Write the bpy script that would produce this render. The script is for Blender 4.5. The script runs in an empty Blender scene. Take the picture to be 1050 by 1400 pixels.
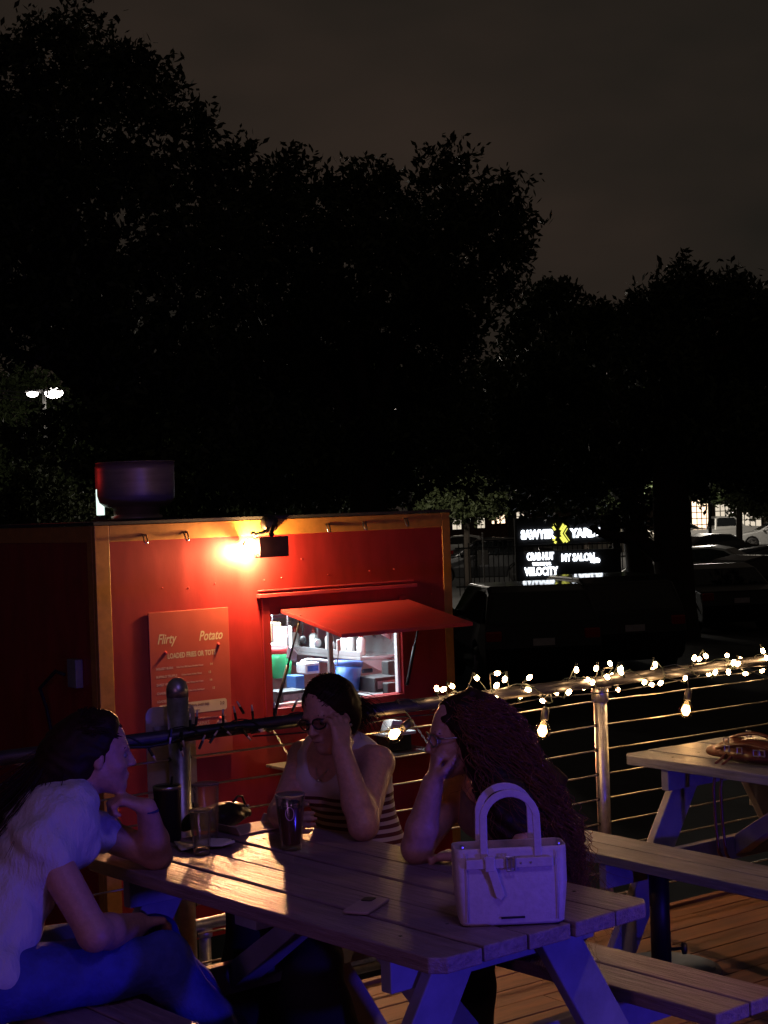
import bpy, bmesh, math, random
import numpy as np
from mathutils import Vector, Matrix

SC = bpy.context.scene
COL = SC.collection
RND = random.Random(7)
NR = np.random.RandomState(3)
rad = math.radians

# ---------------------------------------------------------------- camera
CAM = Vector((0, 0, 1.78))
FPX = 2200.0                       # focal length in pixels of the 1050 x 1400 photograph
PITCH, ROLL = math.atan(6 / 2200), 0.035
FW = Vector((0, math.cos(PITCH), -math.sin(PITCH)))
_u0, _r0 = Vector((0, math.sin(PITCH), math.cos(PITCH))), Vector((1, 0, 0))
RT = _r0 * math.cos(ROLL) - _u0 * math.sin(ROLL)
UP = _r0 * math.sin(ROLL) + _u0 * math.cos(ROLL)
cd = bpy.data.cameras.new('camera')
cam = bpy.data.objects.new('camera', cd)
COL.objects.link(cam)
cam.matrix_world = Matrix(((RT.x, UP.x, -FW.x, CAM.x), (RT.y, UP.y, -FW.y, CAM.y), (RT.z, UP.z, -FW.z, CAM.z), (0, 0, 0, 1)))
cd.sensor_fit = 'VERTICAL'
cd.sensor_height = 24
cd.lens = 24 * FPX / 1400
cd.clip_start, cd.clip_end = 0.05, 1500
SC.camera = cam

# ---------------------------------------------------------------- night sky, exposure
wd = bpy.data.worlds.new('World')
SC.world = wd
wd.use_nodes = True
wn, wl = wd.node_tree.nodes, wd.node_tree.links
wbg = wn['Background']
tc = wn.new('ShaderNodeTexCoord')
mp = wn.new('ShaderNodeMapping')
mp.inputs['Scale'].default_value = (1.4, 1.4, 3.2)
nz = wn.new('ShaderNodeTexNoise')
nz.inputs['Scale'].default_value = 2.3
nz.inputs['Detail'].default_value = 4
rp = wn.new('ShaderNodeValToRGB')
rp.color_ramp.elements[0].position, rp.color_ramp.elements[0].color = .32, (.0080, .0071, .0057, 1)
rp.color_ramp.elements[1].position, rp.color_ramp.elements[1].color = .68, (.0185, .0128, .0096, 1)
wl.new(tc.outputs['Generated'], mp.inputs[0]); wl.new(mp.outputs[0], nz.inputs['Vector'])
wl.new(nz.outputs['Fac'], rp.inputs[0])
# the city's glow lies low in the sky beyond the car park
dt = wn.new('ShaderNodeVectorMath'); dt.operation = 'DOT_PRODUCT'; dt.inputs[1].default_value = (.14, .97, .19)
gr_ = wn.new('ShaderNodeMapRange'); gr_.interpolation_type = 'SMOOTHSTEP'
gr_.inputs['From Min'].default_value, gr_.inputs['From Max'].default_value = .75, 1.0
gr_.inputs['To Min'].default_value, gr_.inputs['To Max'].default_value = 1.0, 1.4
vs_ = wn.new('ShaderNodeVectorMath'); vs_.operation = 'SCALE'
wl.new(tc.outputs['Generated'], dt.inputs[0]); wl.new(dt.outputs['Value'], gr_.inputs['Value'])
wl.new(rp.outputs[0], vs_.inputs[0]); wl.new(gr_.outputs[0], vs_.inputs['Scale']); wl.new(vs_.outputs[0], wbg.inputs[0])
wbg.inputs[1].default_value = 1.0
SC.view_settings.view_transform = 'Standard'
SC.view_settings.look = 'None'
SC.view_settings.exposure = 0
SC.view_settings.gamma = 1
SC.view_settings.use_curve_mapping = False
SC.render.engine = 'CYCLES'
SC.cycles.max_bounces = 8
SC.cycles.transmission_bounces = 8
SC.cycles.transparent_max_bounces = 16
SC.cycles.sample_clamp_indirect = 3.0
SC.cycles.caustics_reflective = False
SC.cycles.caustics_refractive = False


def lamp(kind, name, loc, energy, color, target=None, **kw):
    d = bpy.data.lights.new(name, kind)
    d.energy, d.color = energy, color
    for k, v in kw.items():
        setattr(d, k, v)
    o = bpy.data.objects.new(name, d)
    COL.objects.link(o)
    o.location = loc
    if target is not None:
        o.rotation_euler = (Vector(target) - Vector(loc)).to_track_quat('-Z', 'Y').to_euler()
    return o


# the deck's own coloured lamps stand beside and behind the photographer
lamp('SPOT', 'blue_deck_lamp', (2.7, 1.7, .55), 190, (.07, .04, 1), (-.15, 4.2, .45), spot_size=rad(95), spot_blend=.8, shadow_soft_size=.06)
lamp('AREA', 'violet_wash_lamp', (-1.9, .3, 1.7), 11, (.72, .27, .80), (-.1, 4.6, .8), size=.8)
lamp('AREA', 'violet_pole_lamp', (.7, 2.3, 3.3), 13, (.34, .21, 1), (.1, 4.2, .7), size=.5)
lamp('SPOT', 'warm_deck_lamp', (3.6, 4.4, 4.4), 185, (1, .53, .28), (1.85, 5.0, .2), spot_size=rad(55), spot_blend=.9, shadow_soft_size=.12)

# ---------------------------------------------------------------- frames and helpers
TH, TT = rad(36.5), rad(39.6)       # deck / truck direction, first table's direction


def Wd(px, py, d):                  # point at photo pixel px, py and depth d in metres
    return CAM + FW * d + RT * ((px - 525) / FPX * d) + UP * ((700 - py) / FPX * d)


def Dk(p, q, z=0, th=TH):           # deck frame -> world
    c, s = math.cos(th), math.sin(th)
    return Vector((p * c - q * s, p * s + q * c, z))


def on_plane(px, py, q, th=TH):     # ray through a pixel with the vertical plane at deck distance q -> (p, z)
    n = Vector((-math.sin(th), math.cos(th), 0))
    r = FW + RT * ((px - 525) / FPX) + UP * ((700 - py) / FPX)
    t = (q - CAM.dot(n)) / r.dot(n)
    P = CAM + r * t
    return P.x * math.cos(th) + P.y * math.sin(th), P.z


MATS = {}


def mat(name, col, rough=.55, metal=0., var=.18, scale=9., bump=0., spec=.5, trans=0., coat=0., stretch=None, dark=None, emit=None, es=0.):
    if name in MATS:
        return MATS[name]
    m = bpy.data.materials.new(name)
    m.use_nodes = True
    n, l = m.node_tree.nodes, m.node_tree.links
    b = n['Principled BSDF']
    b.inputs['Roughness'].default_value = rough
    b.inputs['Metallic'].default_value = metal
    b.inputs['Specular IOR Level'].default_value = spec
    b.inputs['Transmission Weight'].default_value = trans
    b.inputs['Coat Weight'].default_value = coat
    if emit:
        b.inputs['Emission Color'].default_value = (*emit, 1)
        b.inputs['Emission Strength'].default_value = es
    b.inputs['Base Color'].default_value = (*col, 1)
    if var or bump:
        t = n.new('ShaderNodeTexCoord')
        mpn = n.new('ShaderNodeMapping')
        if stretch:
            mpn.inputs['Scale'].default_value = stretch
        ns = n.new('ShaderNodeTexNoise')
        ns.inputs['Scale'].default_value = scale
        ns.inputs['Detail'].default_value = 6
        ns.inputs['Roughness'].default_value = .62
        l.new(t.outputs['Object'], mpn.inputs[0]); l.new(mpn.outputs[0], ns.inputs['Vector'])
        r = n.new('ShaderNodeValToRGB')
        e = r.color_ramp.elements
        d = dark or tuple(c * (1 - var) for c in col)
        e[0].position, e[0].color = .36, (*d, 1)
        e[1].position, e[1].color = .66, (*[min(1, c * (1 + var)) for c in col], 1)
        l.new(ns.outputs['Fac'], r.inputs[0]); l.new(r.outputs[0], b.inputs['Base Color'])
        rr = n.new('ShaderNodeMapRange')
        rr.inputs['To Min'].default_value = max(.02, rough - .10)
        rr.inputs['To Max'].default_value = min(1, rough + .12)
        l.new(ns.outputs['Fac'], rr.inputs[0]); l.new(rr.outputs[0], b.inputs['Roughness'])
        if bump:
            bp = n.new('ShaderNodeBump')
            bp.inputs['Strength'].default_value = min(1., bump)
            bp.inputs['Distance'].default_value = .004 * max(1, bump)
            l.new(ns.outputs['Fac'], bp.inputs['Height']); l.new(bp.outputs[0], b.inputs['Normal'])
    MATS[name] = m
    return m


def emit_mat(name, col, s):
    return mat(name, (.02, .02, .02), var=0, emit=col, es=s)


def thin_glass(name, tint=(1, 1, 1), refl=1.0, rough=.04, power=4., milk=0.):
    if name in MATS:
        return MATS[name]
    m = bpy.data.materials.new(name)
    m.use_nodes = True
    n, l = m.node_tree.nodes, m.node_tree.links
    n.remove(n['Principled BSDF'])
    tr, gl, mx, fr = n.new('ShaderNodeBsdfTransparent'), n.new('ShaderNodeBsdfGlossy'), n.new('ShaderNodeMixShader'), n.new('ShaderNodeLayerWeight')
    tr.inputs[0].default_value = (*tint, 1)
    gl.inputs['Roughness'].default_value = rough
    pw_ = n.new('ShaderNodeMath'); pw_.operation = 'POWER'; pw_.inputs[1].default_value = power
    mu = n.new('ShaderNodeMath'); mu.operation = 'MULTIPLY_ADD'; mu.inputs[1].default_value = .55 * refl; mu.inputs[2].default_value = .05
    l.new(fr.outputs['Facing'], pw_.inputs[0]); l.new(pw_.outputs[0], mu.inputs[0]); l.new(mu.outputs[0], mx.inputs[0])
    l.new(tr.outputs[0], mx.inputs[1]); l.new(gl.outputs[0], mx.inputs[2])
    if milk:
        ts, m2 = n.new('ShaderNodeBsdfTranslucent'), n.new('ShaderNodeMixShader')
        ts.inputs[0].default_value = (.9, .88, .85, 1)
        m2.inputs[0].default_value = milk
        l.new(mx.outputs[0], m2.inputs[1]); l.new(ts.outputs[0], m2.inputs[2])
        mx = m2
    l.new(mx.outputs[0], n['Material Output'].inputs[0])
    MATS[name] = m
    return m


class MB:
    """collects shapes and links them as one mesh object"""
    def __init__(s):
        s.v, s.f = [], []

    def add(s, vs, fs):
        o = len(s.v)
        s.v += [tuple(x) for x in vs]
        s.f += [tuple(i + o for i in f) for f in fs]
        return s

    def box(s, lo, hi, M=None):
        (a, b, c), (d, e, f) = lo, hi
        vs = [Vector(x) for x in ((a, b, c), (d, b, c), (d, e, c), (a, e, c), (a, b, f), (d, b, f), (d, e, f), (a, e, f))]
        if M is not None:
            vs = [M @ x for x in vs]
        return s.add(vs, [(0, 3, 2, 1), (4, 5, 6, 7), (0, 1, 5, 4), (1, 2, 6, 5), (2, 3, 7, 6), (3, 0, 4, 7)])

    def prism(s, poly, axis, a, b):
        """polygon extruded along axis (0,1,2) from a to b; polygon in the other two axes, in order"""
        def P(u, w, t):
            return [(t, u, w), (u, t, w), (u, w, t)][axis]
        n = len(poly)
        vs = [P(u, w, a) for u, w in poly] + [P(u, w, b) for u, w in poly]
        fs = [tuple(range(n))[::-1], tuple(range(n, 2 * n))] + [(i, (i + 1) % n, n + (i + 1) % n, n + i) for i in range(n)]
        return s.add(vs, fs)

    def tube(s, pts, r, sides=8, cap=True):
        pts = [Vector(p) for p in pts]
        n = len(pts)
        rs = list(r) if isinstance(r, (list, tuple)) else [r] * n
        vs, fs, ref = [], [], None
        for i, p in enumerate(pts):
            t = (pts[min(i + 1, n - 1)] - pts[max(i - 1, 0)])
            t = t.normalized() if t.length > 1e-9 else Vector((0, 0, 1))
            if ref is None:
                ref = t.orthogonal().normalized()
            ref = (ref - t * ref.dot(t))
            ref = ref.normalized() if ref.length > 1e-6 else t.orthogonal().normalized()
            w = t.cross(ref)
            for k in range(sides):
                a = 2 * math.pi * k / sides
                vs.append(p + (ref * math.cos(a) + w * math.sin(a)) * rs[i])
        for i in range(n - 1):
            for k in range(sides):
                k2 = (k + 1) % sides
                fs.append((i * sides + k, i * sides + k2, (i + 1) * sides + k2, (i + 1) * sides + k))
        if cap:
            fs.append(tuple(range(sides))[::-1])
            fs.append(tuple((n - 1) * sides + k for k in range(sides)))
        return s.add(vs, fs)

    def lathe(s, prof, c=(0, 0, 0), sides=24, M=None):
        c = Vector(c)
        vs, fs, n = [], [], len(prof)
        for r, z in prof:
            for k in range(sides):
                a = 2 * math.pi * k / sides
                v = Vector((r * math.cos(a), r * math.sin(a), z))
                vs.append(c + (M @ v if M is not None else v))
        for i in range(n - 1):
            for k in range(sides):
                k2 = (k + 1) % sides
                fs.append((i * sides + k, i * sides + k2, (i + 1) * sides + k2, (i + 1) * sides + k))
        fs.append(tuple(range(sides))[::-1])
        fs.append(tuple((n - 1) * sides + k for k in range(sides)))
        return s.add(vs, fs)

    def ball(s, c, r, seg=10, rings=6):
        r = r if isinstance(r, (tuple, list)) else (r, r, r)
        prof = [(math.sin(math.pi * i / rings), -math.cos(math.pi * i / rings)) for i in range(1, rings)]
        o = len(s.v)
        s.lathe(prof, (0, 0, 0), seg)
        for i in range(o, len(s.v)):
            v = s.v[i]
            s.v[i] = (c[0] + v[0] * r[0], c[1] + v[1] * r[1], c[2] + v[2] * r[2])
        return s

    def build(s, name, m, parent=None, smooth=False, bevel=0., world=False, seg=2):
        return link_mesh(name, s.v, s.f, m, parent, smooth, bevel, world, seg)


XF = {}


def link_mesh(name, v, f, m, parent=None, smooth=False, bevel=0., world=False, seg=2):
    me = bpy.data.meshes.new(name)
    me.from_pydata([tuple(x) for x in v] if not isinstance(v, np.ndarray) else v.tolist(), [], f if not isinstance(f, np.ndarray) else f.tolist())
    if world and parent is not None:
        me.transform(XF[parent.name].inverted())
    me.materials.append(m)
    if smooth:
        me.polygons.foreach_set('use_smooth', [True] * len(me.polygons))
    o = bpy.data.objects.new(name, me)
    COL.objects.link(o)
    if parent is not None:
        o.parent = parent
    if bevel:
        b = o.modifiers.new('bevel', 'BEVEL')
        b.width, b.segments, b.limit_method, b.angle_limit = bevel, seg, 'ANGLE', rad(35)
    return o


def tag(o, label=None, cat=None, group=None, kind=None):
    for k, v in (('label', label), ('category', cat), ('group', group), ('kind', kind)):
        if v:
            o[k] = v
    return o


def thing(name, label, cat, loc=(0, 0, 0), rz=0., group=None):
    o = bpy.data.objects.new(name, None)
    COL.objects.link(o)
    o.empty_display_size = .1
    o.location = loc
    o.rotation_euler = (0, 0, rz)
    XF[o.name] = Matrix.Translation(Vector(loc)) @ Matrix.Rotation(rz, 4, 'Z')
    return tag(o, label, cat, group)


def copy_tree(root, loc, rz, label=None, group=None, scale=None):
    def cp(o, par):
        c = o.copy()
        COL.objects.link(c)
        c.parent = par
        for ch in list(o.children):
            cp(ch, c)
        return c
    r = cp(root, None)
    r.location = loc
    r.rotation_euler = (0, 0, rz)
    if scale:
        r.scale = scale
    XF[r.name] = Matrix.Translation(Vector(loc)) @ Matrix.Rotation(rz, 4, 'Z')
    if label:
        r['label'] = label
    if group:
        r['group'] = group
    return r


def text(name, body, size, m, parent, loc, rot=(rad(90), 0, 0), bold=0., shear=0., ext=.0001, align='CENTER', sx=1.):
    c = bpy.data.curves.new(name, 'FONT')
    c.body, c.size, c.offset, c.shear, c.extrude = body, size, bold, shear, ext
    c.align_x, c.align_y = align, 'CENTER'
    c.resolution_u = 3
    c.materials.append(m)
    o = bpy.data.objects.new(name, c)
    COL.objects.link(o)
    dg = bpy.context.evaluated_depsgraph_get()
    me = bpy.data.meshes.new_from_object(o.evaluated_get(dg))
    bpy.data.objects.remove(o)
    bpy.data.curves.remove(c)
    o = bpy.data.objects.new(name, me)
    COL.objects.link(o)
    o.parent = parent
    o.location, o.rotation_euler, o.scale = loc, rot, (sx, 1, 1)
    return o


# ---------------------------------------------------------------- signed-distance sculpting (people, hair, soft things)
def surf_nets(g, org, h):
    s = g < 0
    X, Y, Z = g.shape
    cs = [(i, j, k) for i in (0, 1) for j in (0, 1) for k in (0, 1)]
    cnt = np.zeros((X - 1, Y - 1, Z - 1), np.int8)
    for i, j, k in cs:
        cnt += s[i:X - 1 + i, j:Y - 1 + j, k:Z - 1 + k]
    idx = np.argwhere((cnt > 0) & (cnt < 8))
    vals = np.stack([g[idx[:, 0] + i, idx[:, 1] + j, idx[:, 2] + k] for i, j, k in cs], 1)
    acc, num = np.zeros((len(idx), 3)), np.zeros(len(idx))
    for a in range(8):
        for b in range(a + 1, 8):
            if sum(abs(cs[a][t] - cs[b][t]) for t in range(3)) != 1:
                continue
            va, vb = vals[:, a], vals[:, b]
            m = (va < 0) != (vb < 0)
            t = va[m] / (va[m] - vb[m])
            acc[m] += np.array(cs[a]) + t[:, None] * (np.array(cs[b]) - np.array(cs[a]))
            num[m] += 1
    vert = (idx + acc / num[:, None]) * h + np.array(org)
    mp_ = -np.ones((X - 1, Y - 1, Z - 1), np.int32)
    mp_[idx[:, 0], idx[:, 1], idx[:, 2]] = np.arange(len(idx))
    faces = []
    for ax in range(3):
        sa = np.take(s, range(0, s.shape[ax] - 1), ax)
        sb = np.take(s, range(1, s.shape[ax]), ax)
        e = np.argwhere(sa != sb)
        o1, o2 = (ax + 1) % 3, (ax + 2) % 3
        ok = (e[:, o1] > 0) & (e[:, o2] > 0) & (e[:, o1] < g.shape[o1] - 1) & (e[:, o2] < g.shape[o2] - 1)
        e = e[ok]
        q = []
        for d1, d2 in ((-1, -1), (0, -1), (0, 0), (-1, 0)):
            c = e.copy()
            c[:, o1] += d1
            c[:, o2] += d2
            q.append(mp_[c[:, 0], c[:, 1], c[:, 2]])
        q = np.stack(q, 1)
        flip = ~sa[e[:, 0], e[:, 1], e[:, 2]]
        q[flip] = q[flip][:, ::-1]
        faces.append(q)
    f = np.concatenate(faces)
    return vert, f[(f >= 0).all(1)]


def sculpt(prims, h=.006, noise=None, relax=1):
    """prims: ('c',a,b,ra,rb,k) tapered capsule | ('e',centre,radii,axes,k) ellipsoid | ('-e',...) carve | ('cut',point,normal) keep behind plane"""
    lo, hi = np.full(3, 1e9), np.full(3, -1e9)
    for p in prims:
        if p[0] == 'c':
            a, b, r = np.array(p[1]), np.array(p[2]), max(p[3], p[4])
            lo, hi = np.minimum(lo, np.minimum(a, b) - r), np.maximum(hi, np.maximum(a, b) + r)
        elif p[0] == 'e':
            c, r = np.array(p[1]), max(p[2])
            lo, hi = np.minimum(lo, c - r), np.maximum(hi, c + r)
    lo, hi = lo - 4 * h - .02, hi + 4 * h + .02
    N = np.ceil((hi - lo) / h).astype(int) + 1
    g = np.full(N, .5, np.float32)
    ax = [(lo[i] + h * np.arange(N[i])).astype(np.float32) for i in range(3)]

    def sub(l, u):
        i0 = np.clip(((np.array(l) - lo) / h).astype(int), 0, N - 1)
        i1 = np.clip(((np.array(u) - lo) / h).astype(int) + 2, 1, N)
        sl = tuple(slice(i0[i], i1[i]) for i in range(3))
        return sl, ax[0][sl[0]][:, None, None], ax[1][sl[1]][None, :, None], ax[2][sl[2]][None, None, :]

    def smin(a, b, k):
        t = np.clip(.5 + .5 * (b - a) / k, 0, 1)
        return b * (1 - t) + a * t - k * t * (1 - t)
    for p in prims:
        if p[0] == 'c':
            a, b, ra, rb, k = np.array(p[1], float), np.array(p[2], float), p[3], p[4], p[5]
            m = max(ra, rb) + k + 2 * h
            sl, x, y, z = sub(np.minimum(a, b) - m, np.maximum(a, b) + m)
            d = b - a
            L2 = max(1e-9, float(d @ d))
            t = np.clip(((x - a[0]) * d[0] + (y - a[1]) * d[1] + (z - a[2]) * d[2]) / L2, 0, 1)
            v = np.sqrt((x - a[0] - t * d[0]) ** 2 + (y - a[1] - t * d[1]) ** 2 + (z - a[2] - t * d[2]) ** 2) - (ra + (rb - ra) * t)
            g[sl] = smin(g[sl], v, k)
        elif p[0] in ('e', '-e'):
            c, r, A, k = np.array(p[1], float), p[2], p[3], p[4]
            m = max(r) + k + 2 * h
            sl, x, y, z = sub(c - m, c + m)
            q = [(x - c[0]) * A[i][0] + (y - c[1]) * A[i][1] + (z - c[2]) * A[i][2] for i in range(3)]
            k0 = np.sqrt(sum((q[i] / r[i]) ** 2 for i in range(3)))
            k1 = np.sqrt(sum((q[i] / r[i] ** 2) ** 2 for i in range(3))) + 1e-6
            v = k0 * (k0 - 1) / k1
            v = np.maximum(v, -min(r))
            g[sl] = smin(g[sl], v, k) if p[0] == 'e' else -smin(-g[sl], v, k)
        elif p[0] == 'cut':
            c, n = p[1], p[2]
            x, y, z = ax[0][:, None, None], ax[1][None, :, None], ax[2][None, None, :]
            g = np.maximum(g, (x - c[0]) * n[0] + (y - c[1]) * n[1] + (z - c[2]) * n[2])
    if noise:
        amp, fr = noise
        x, y, z = ax[0][:, None, None], ax[1][None, :, None], ax[2][None, None, :]
        w = np.sin(fr * (x * .9 + y * .5 + z * 1.3) + 2.2 * np.sin(fr * .43 * (y - z) + 1.) + 1.5 * np.sin(fr * .61 * (x + .6 * z)))
        w2 = np.sin(fr * 1.9 * (z - .6 * x + .4 * y) + 2.0 * np.sin(fr * .8 * (x + y)))
        g = g + (amp * (w + .5 * w2)).astype(np.float32)
    v, f = surf_nets(g, lo, h)
    for _ in range(relax):
        e = np.concatenate([f[:, [0, 1]], f[:, [1, 2]], f[:, [2, 3]], f[:, [3, 0]]])
        acc, n = np.zeros_like(v), np.zeros(len(v))
        for a, b in ((0, 1), (1, 0)):
            for t in range(3):
                acc[:, t] += np.bincount(e[:, a], v[e[:, b], t], len(v))
            n += np.bincount(e[:, a], minlength=len(v))
        v = .5 * v + .5 * acc / np.maximum(n, 1)[:, None]
    return v, f


I3 = ((1, 0, 0), (0, 1, 0), (0, 0, 1))


def axes(fwd, up=(0, 0, 1)):
    x = Vector(fwd).normalized()
    y = Vector(up).cross(x).normalized()
    z = x.cross(y)
    return x, y, z


def strand_mesh(P, r):
    """P (n, m, 3): n strands of m points; three-sided tapering tubes"""
    n, m, _ = P.shape
    t = np.gradient(P, axis=1)
    t /= np.linalg.norm(t, axis=2, keepdims=True) + 1e-9
    ref = np.array([.37, .61, .7])
    u = np.cross(t, ref); u /= np.linalg.norm(u, axis=2, keepdims=True) + 1e-9
    w = np.cross(t, u)
    rr = (r * (1 - .75 * np.linspace(0, 1, m) ** 3))[None, :, None]
    V = np.stack([P + rr * (u * math.cos(a) + w * math.sin(a)) for a in (0, 2.094, 4.189)], 2).reshape(-1, 3)
    b = (np.arange(n)[:, None] * m + np.arange(m - 1)[None, :]).reshape(-1) * 3
    F = np.concatenate([np.stack([b + k, b + (k + 1) % 3, b + 3 + (k + 1) % 3, b + 3 + k], 1) for k in range(3)])
    return V, F
# ================================================================ materials
M_red = mat('red_paint', (.34, .022, .023), .42, var=.16, scale=3.2, bump=.4, stretch=(2.2, 2.2, .7))
M_red2 = mat('awning_red', (.70, .074, .082), .40, var=.08, scale=7, bump=.15)
M_yel = mat('ochre_trim', (.50, .22, .045), .5, var=.14, scale=14, bump=.25)
M_roof = mat('roof_black', (.03, .028, .027), .7, var=.3)
M_steel = mat('brushed_steel', (.48, .47, .46), .34, 1., var=.12, scale=30, stretch=(1, 1, 8))
M_galv = mat('galvanised_pipe', (.42, .41, .40), .38, .85, var=.22, scale=26, bump=.2)
M_cable = mat('steel_cable', (.55, .53, .50), .32, 1., var=.1, scale=60)
M_black = mat('black_metal', (.012, .012, .013), .45, var=.2)
M_rub = mat('black_rubber', (.012, .011, .011), .75, var=.2)
M_white = mat('white_plastic', (.74, .74, .72), .45, var=.05)
M_paper = mat('paper', (.70, .67, .62), .8, var=.06, scale=20)
M_deck = mat('deck_board', (.120, .055, .026), .72, var=.3, scale=4, bump=.6, stretch=(.7, 6, 6), dark=(.072, .032, .015))
M_paint = mat('worn_pale_paint', (.24, .178, .195), .42, var=.10, scale=6, bump=1.8, stretch=(9, .9, 9), dark=(.175, .124, .132))
M_paint2 = mat('worn_grey_paint', (.175, .19, .235), .45, var=.14, scale=6, bump=1.2, stretch=(9, .8, 9), dark=(.11, .118, .142))
M_bluep = mat('blue_grey_paint', (.22, .23, .30), .5, var=.16, scale=9, bump=.8)
M_asph = mat('asphalt', (.042, .041, .040), .8, var=.3, scale=3, bump=.6)
M_gls = mat('drinking_glass', (1, 1, 1), .02, var=0, trans=1., spec=.5)
M_pane = thin_glass('window_pane', (.93, .97, .97), 1.)
M_bulbglass = thin_glass('bulb_glass', (1., .93, .80), 1.)
M_cream = mat('cream_print', (.72, .58, .36), .6, var=.05)
M_pink = mat('pale_print', (.74, .47, .36), .6, var=.04)
M_warm = emit_mat('warm_glow', (1, .58, .25), 60)
M_fila = emit_mat('filament_glow', (1, .55, .20), 26)

# ================================================================ ground and deck
GZ = -1.2
gm = MB()
for i in range(12):
    for j in range(12):
        x0, y0 = -320 + i * 55, -40 + j * 40
        gm.add([(x0, y0, GZ), (x0 + 55, y0, GZ), (x0 + 55, y0 + 40, GZ), (x0, y0 + 40, GZ)], [(0, 1, 2, 3)])
tag(gm.build('ground', M_asph), kind='structure')

deck = MB().box((-1.0, .6, -.16), (9.5, 4.90, -.034)).build('deck', M_deck)
deck.rotation_euler.z = TH
tag(deck, kind='structure')
XF['deck'] = Matrix.Rotation(TH, 4, 'Z')
shared = {}
row = 0
q = .62
while q < 4.86:
    p = -1.0 - RND.random() * 1.5
    while p < 9.4:
        L = RND.choice((2.4, 3.0, 3.6))
        if L not in shared:
            shared[L] = MB().box((0, 0, 0), (L - .004, .1365, .030)).build('board', M_deck, deck, bevel=.004)
            o = shared[L]
        else:
            o = shared[L].copy()
            COL.objects.link(o)
        o.location = (p, q, -.034 + RND.uniform(0, .003))
        p += L
    q += .139
MB().box((-1.0, 4.902, -.22), (9.5, 4.94, .012)).build('rim_board', M_deck, deck, bevel=.004)

# ================================================================ food truck
TP, TQ = 4.2, 8.5
tl = Dk(TP, TQ, GZ)
truck = thing('food_truck', 'red food trailer with ochre corner trim, lit serving window and propped hatch', 'food truck', tl, TH)
WX0, WX1, WZ0, WZ1 = 1.17, 2.185, 1.755, 2.335
LX, LY, LZ, BZ = 2.63, 2.5, 2.935, .42
f = MB()
f.box((.09, 0, BZ), (WX0, .05, LZ - .1)); f.box((WX1, 0, BZ), (LX - .06, .05, LZ - .1))
f.box((WX0, 0, BZ), (WX1, .05, WZ0)); f.box((WX0, 0, WZ1), (WX1, .05, LZ - .1))
f.build('serving_side_panel', M_red, truck)
MB().box((0, .09, BZ), (.05, LY, LZ - .1)).build('end_panel', M_red, truck)
MB().box((LX - .05, .05, BZ), (LX, LY, LZ - .1)).build('far_end_panel', M_red, truck)
MB().box((0, LY - .05, BZ), (LX, LY, LZ - .1)).build('back_panel', M_red, truck)
MB().box((.05, .05, BZ), (LX - .05, LY - .05, BZ + .05)).build('floor_pan', M_steel, truck)
MB().box((-.012, -.012, LZ), (LX + .012, LY, LZ + .018)).build('roof', M_roof, truck)
MB().box((-.006, -.006, BZ), (.088, .03, LZ - .002)).build('corner_trim', M_yel, truck, bevel=.003)
MB().box((-.007, .031, BZ), (.03, .10, LZ - .002)).build('corner_trim', M_yel, truck, bevel=.003)
MB().box((LX - .062, -.006, BZ), (LX + .006, .06, LZ - .002)).build('corner_trim', M_yel, truck, bevel=.003)
MB().box((.089, -.005, LZ - .1), (LX - .063, .05, LZ - .003)).build('top_trim', M_yel, truck, bevel=.003)
MB().box((-.005, .101, LZ - .1), (.05, LY, LZ - .003)).build('top_trim', M_yel, truck, bevel=.003)
# window surround, recess, mullion, panes
fr = MB()
fr.box((WX0 - .06, -.022, WZ0 - .05), (WX0 - .002, -.001, WZ1 + .11)); fr.box((WX1 + .002, -.022, WZ0 - .05), (WX1 + .045, -.001, WZ1 + .06))
fr.box((WX0 - .002, -.022, WZ0 - .05), (WX1 + .002, -.001, WZ0 - .004))
fr.build('window_frame', M_red, truck, bevel=.003)
dp = MB()
dp.box((WX0 - .09, -.040, WZ1 + .112), (WX1 + .13, -.001, WZ1 + .135)); dp.box((WX0 - .08, -.016, WZ1 + .150), (WX1 + .12, -.001, WZ1 + .160))
dp.build('drip_rail', M_red2, truck, bevel=.003)
M_sash = mat('sash_white', (.72, .73, .74), .4, var=.05)
MB().box((1.630, .022, WZ0), (1.662, .047, WZ1)).build('mullion', M_sash, truck, bevel=.002)
MB().box((WX0 + .001, .022, WZ0 + .001), (WX0 + .02, .047, WZ1)).build('jamb', M_sash, truck, bevel=.002)
MB().box((WX1 - .022, .008, WZ0 + .001), (WX1 - .001, .04, WZ1)).build('jamb', M_sash, truck, bevel=.002)
MB().box((WX0 + .021, .022, WZ0 + .001), (1.629, .046, WZ0 + .018)).build('sash_rail', M_sash, truck, bevel=.002)
MB().box((WX0 + .02, .033, WZ0 + .018), (1.630, .037, WZ1)).build('window_pane', M_pane, truck)
# propped hatch (awning)
AX0, AX1, AZ, AE, AD = 1.245, 2.255, 2.345, .665, .13
hv = [(AX0, -.012, AZ), (AX1, -.012, AZ), (AX1 + .01, -AE, AZ - AD), (AX0 + .01, -AE, AZ - AD)]
hm = MB().add([(x, y, z) for x, y, z in hv] + [(x, y, z + .024) for x, y, z in hv], [(0, 3, 2, 1), (4, 5, 6, 7), (0, 1, 5, 4), (1, 2, 6, 5), (2, 3, 7, 6), (3, 0, 4, 7)])
hatch = hm.build('hatch', M_red2, truck, bevel=.004)
g1, g2 = Vector((AX0 + .03, -.20, AZ - .02)), Vector((WX0 + .0, -.03, WZ0 - .03))
gs = MB().tube([g1, g1.lerp(g2, .55)], .0065, 8); gs.tube([g1.lerp(g2, .5), g2], .011, 8); gs.ball(g1, .012); gs.ball(g2, .014)
gs.build('gas_strut', M_black, truck, smooth=True)
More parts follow.
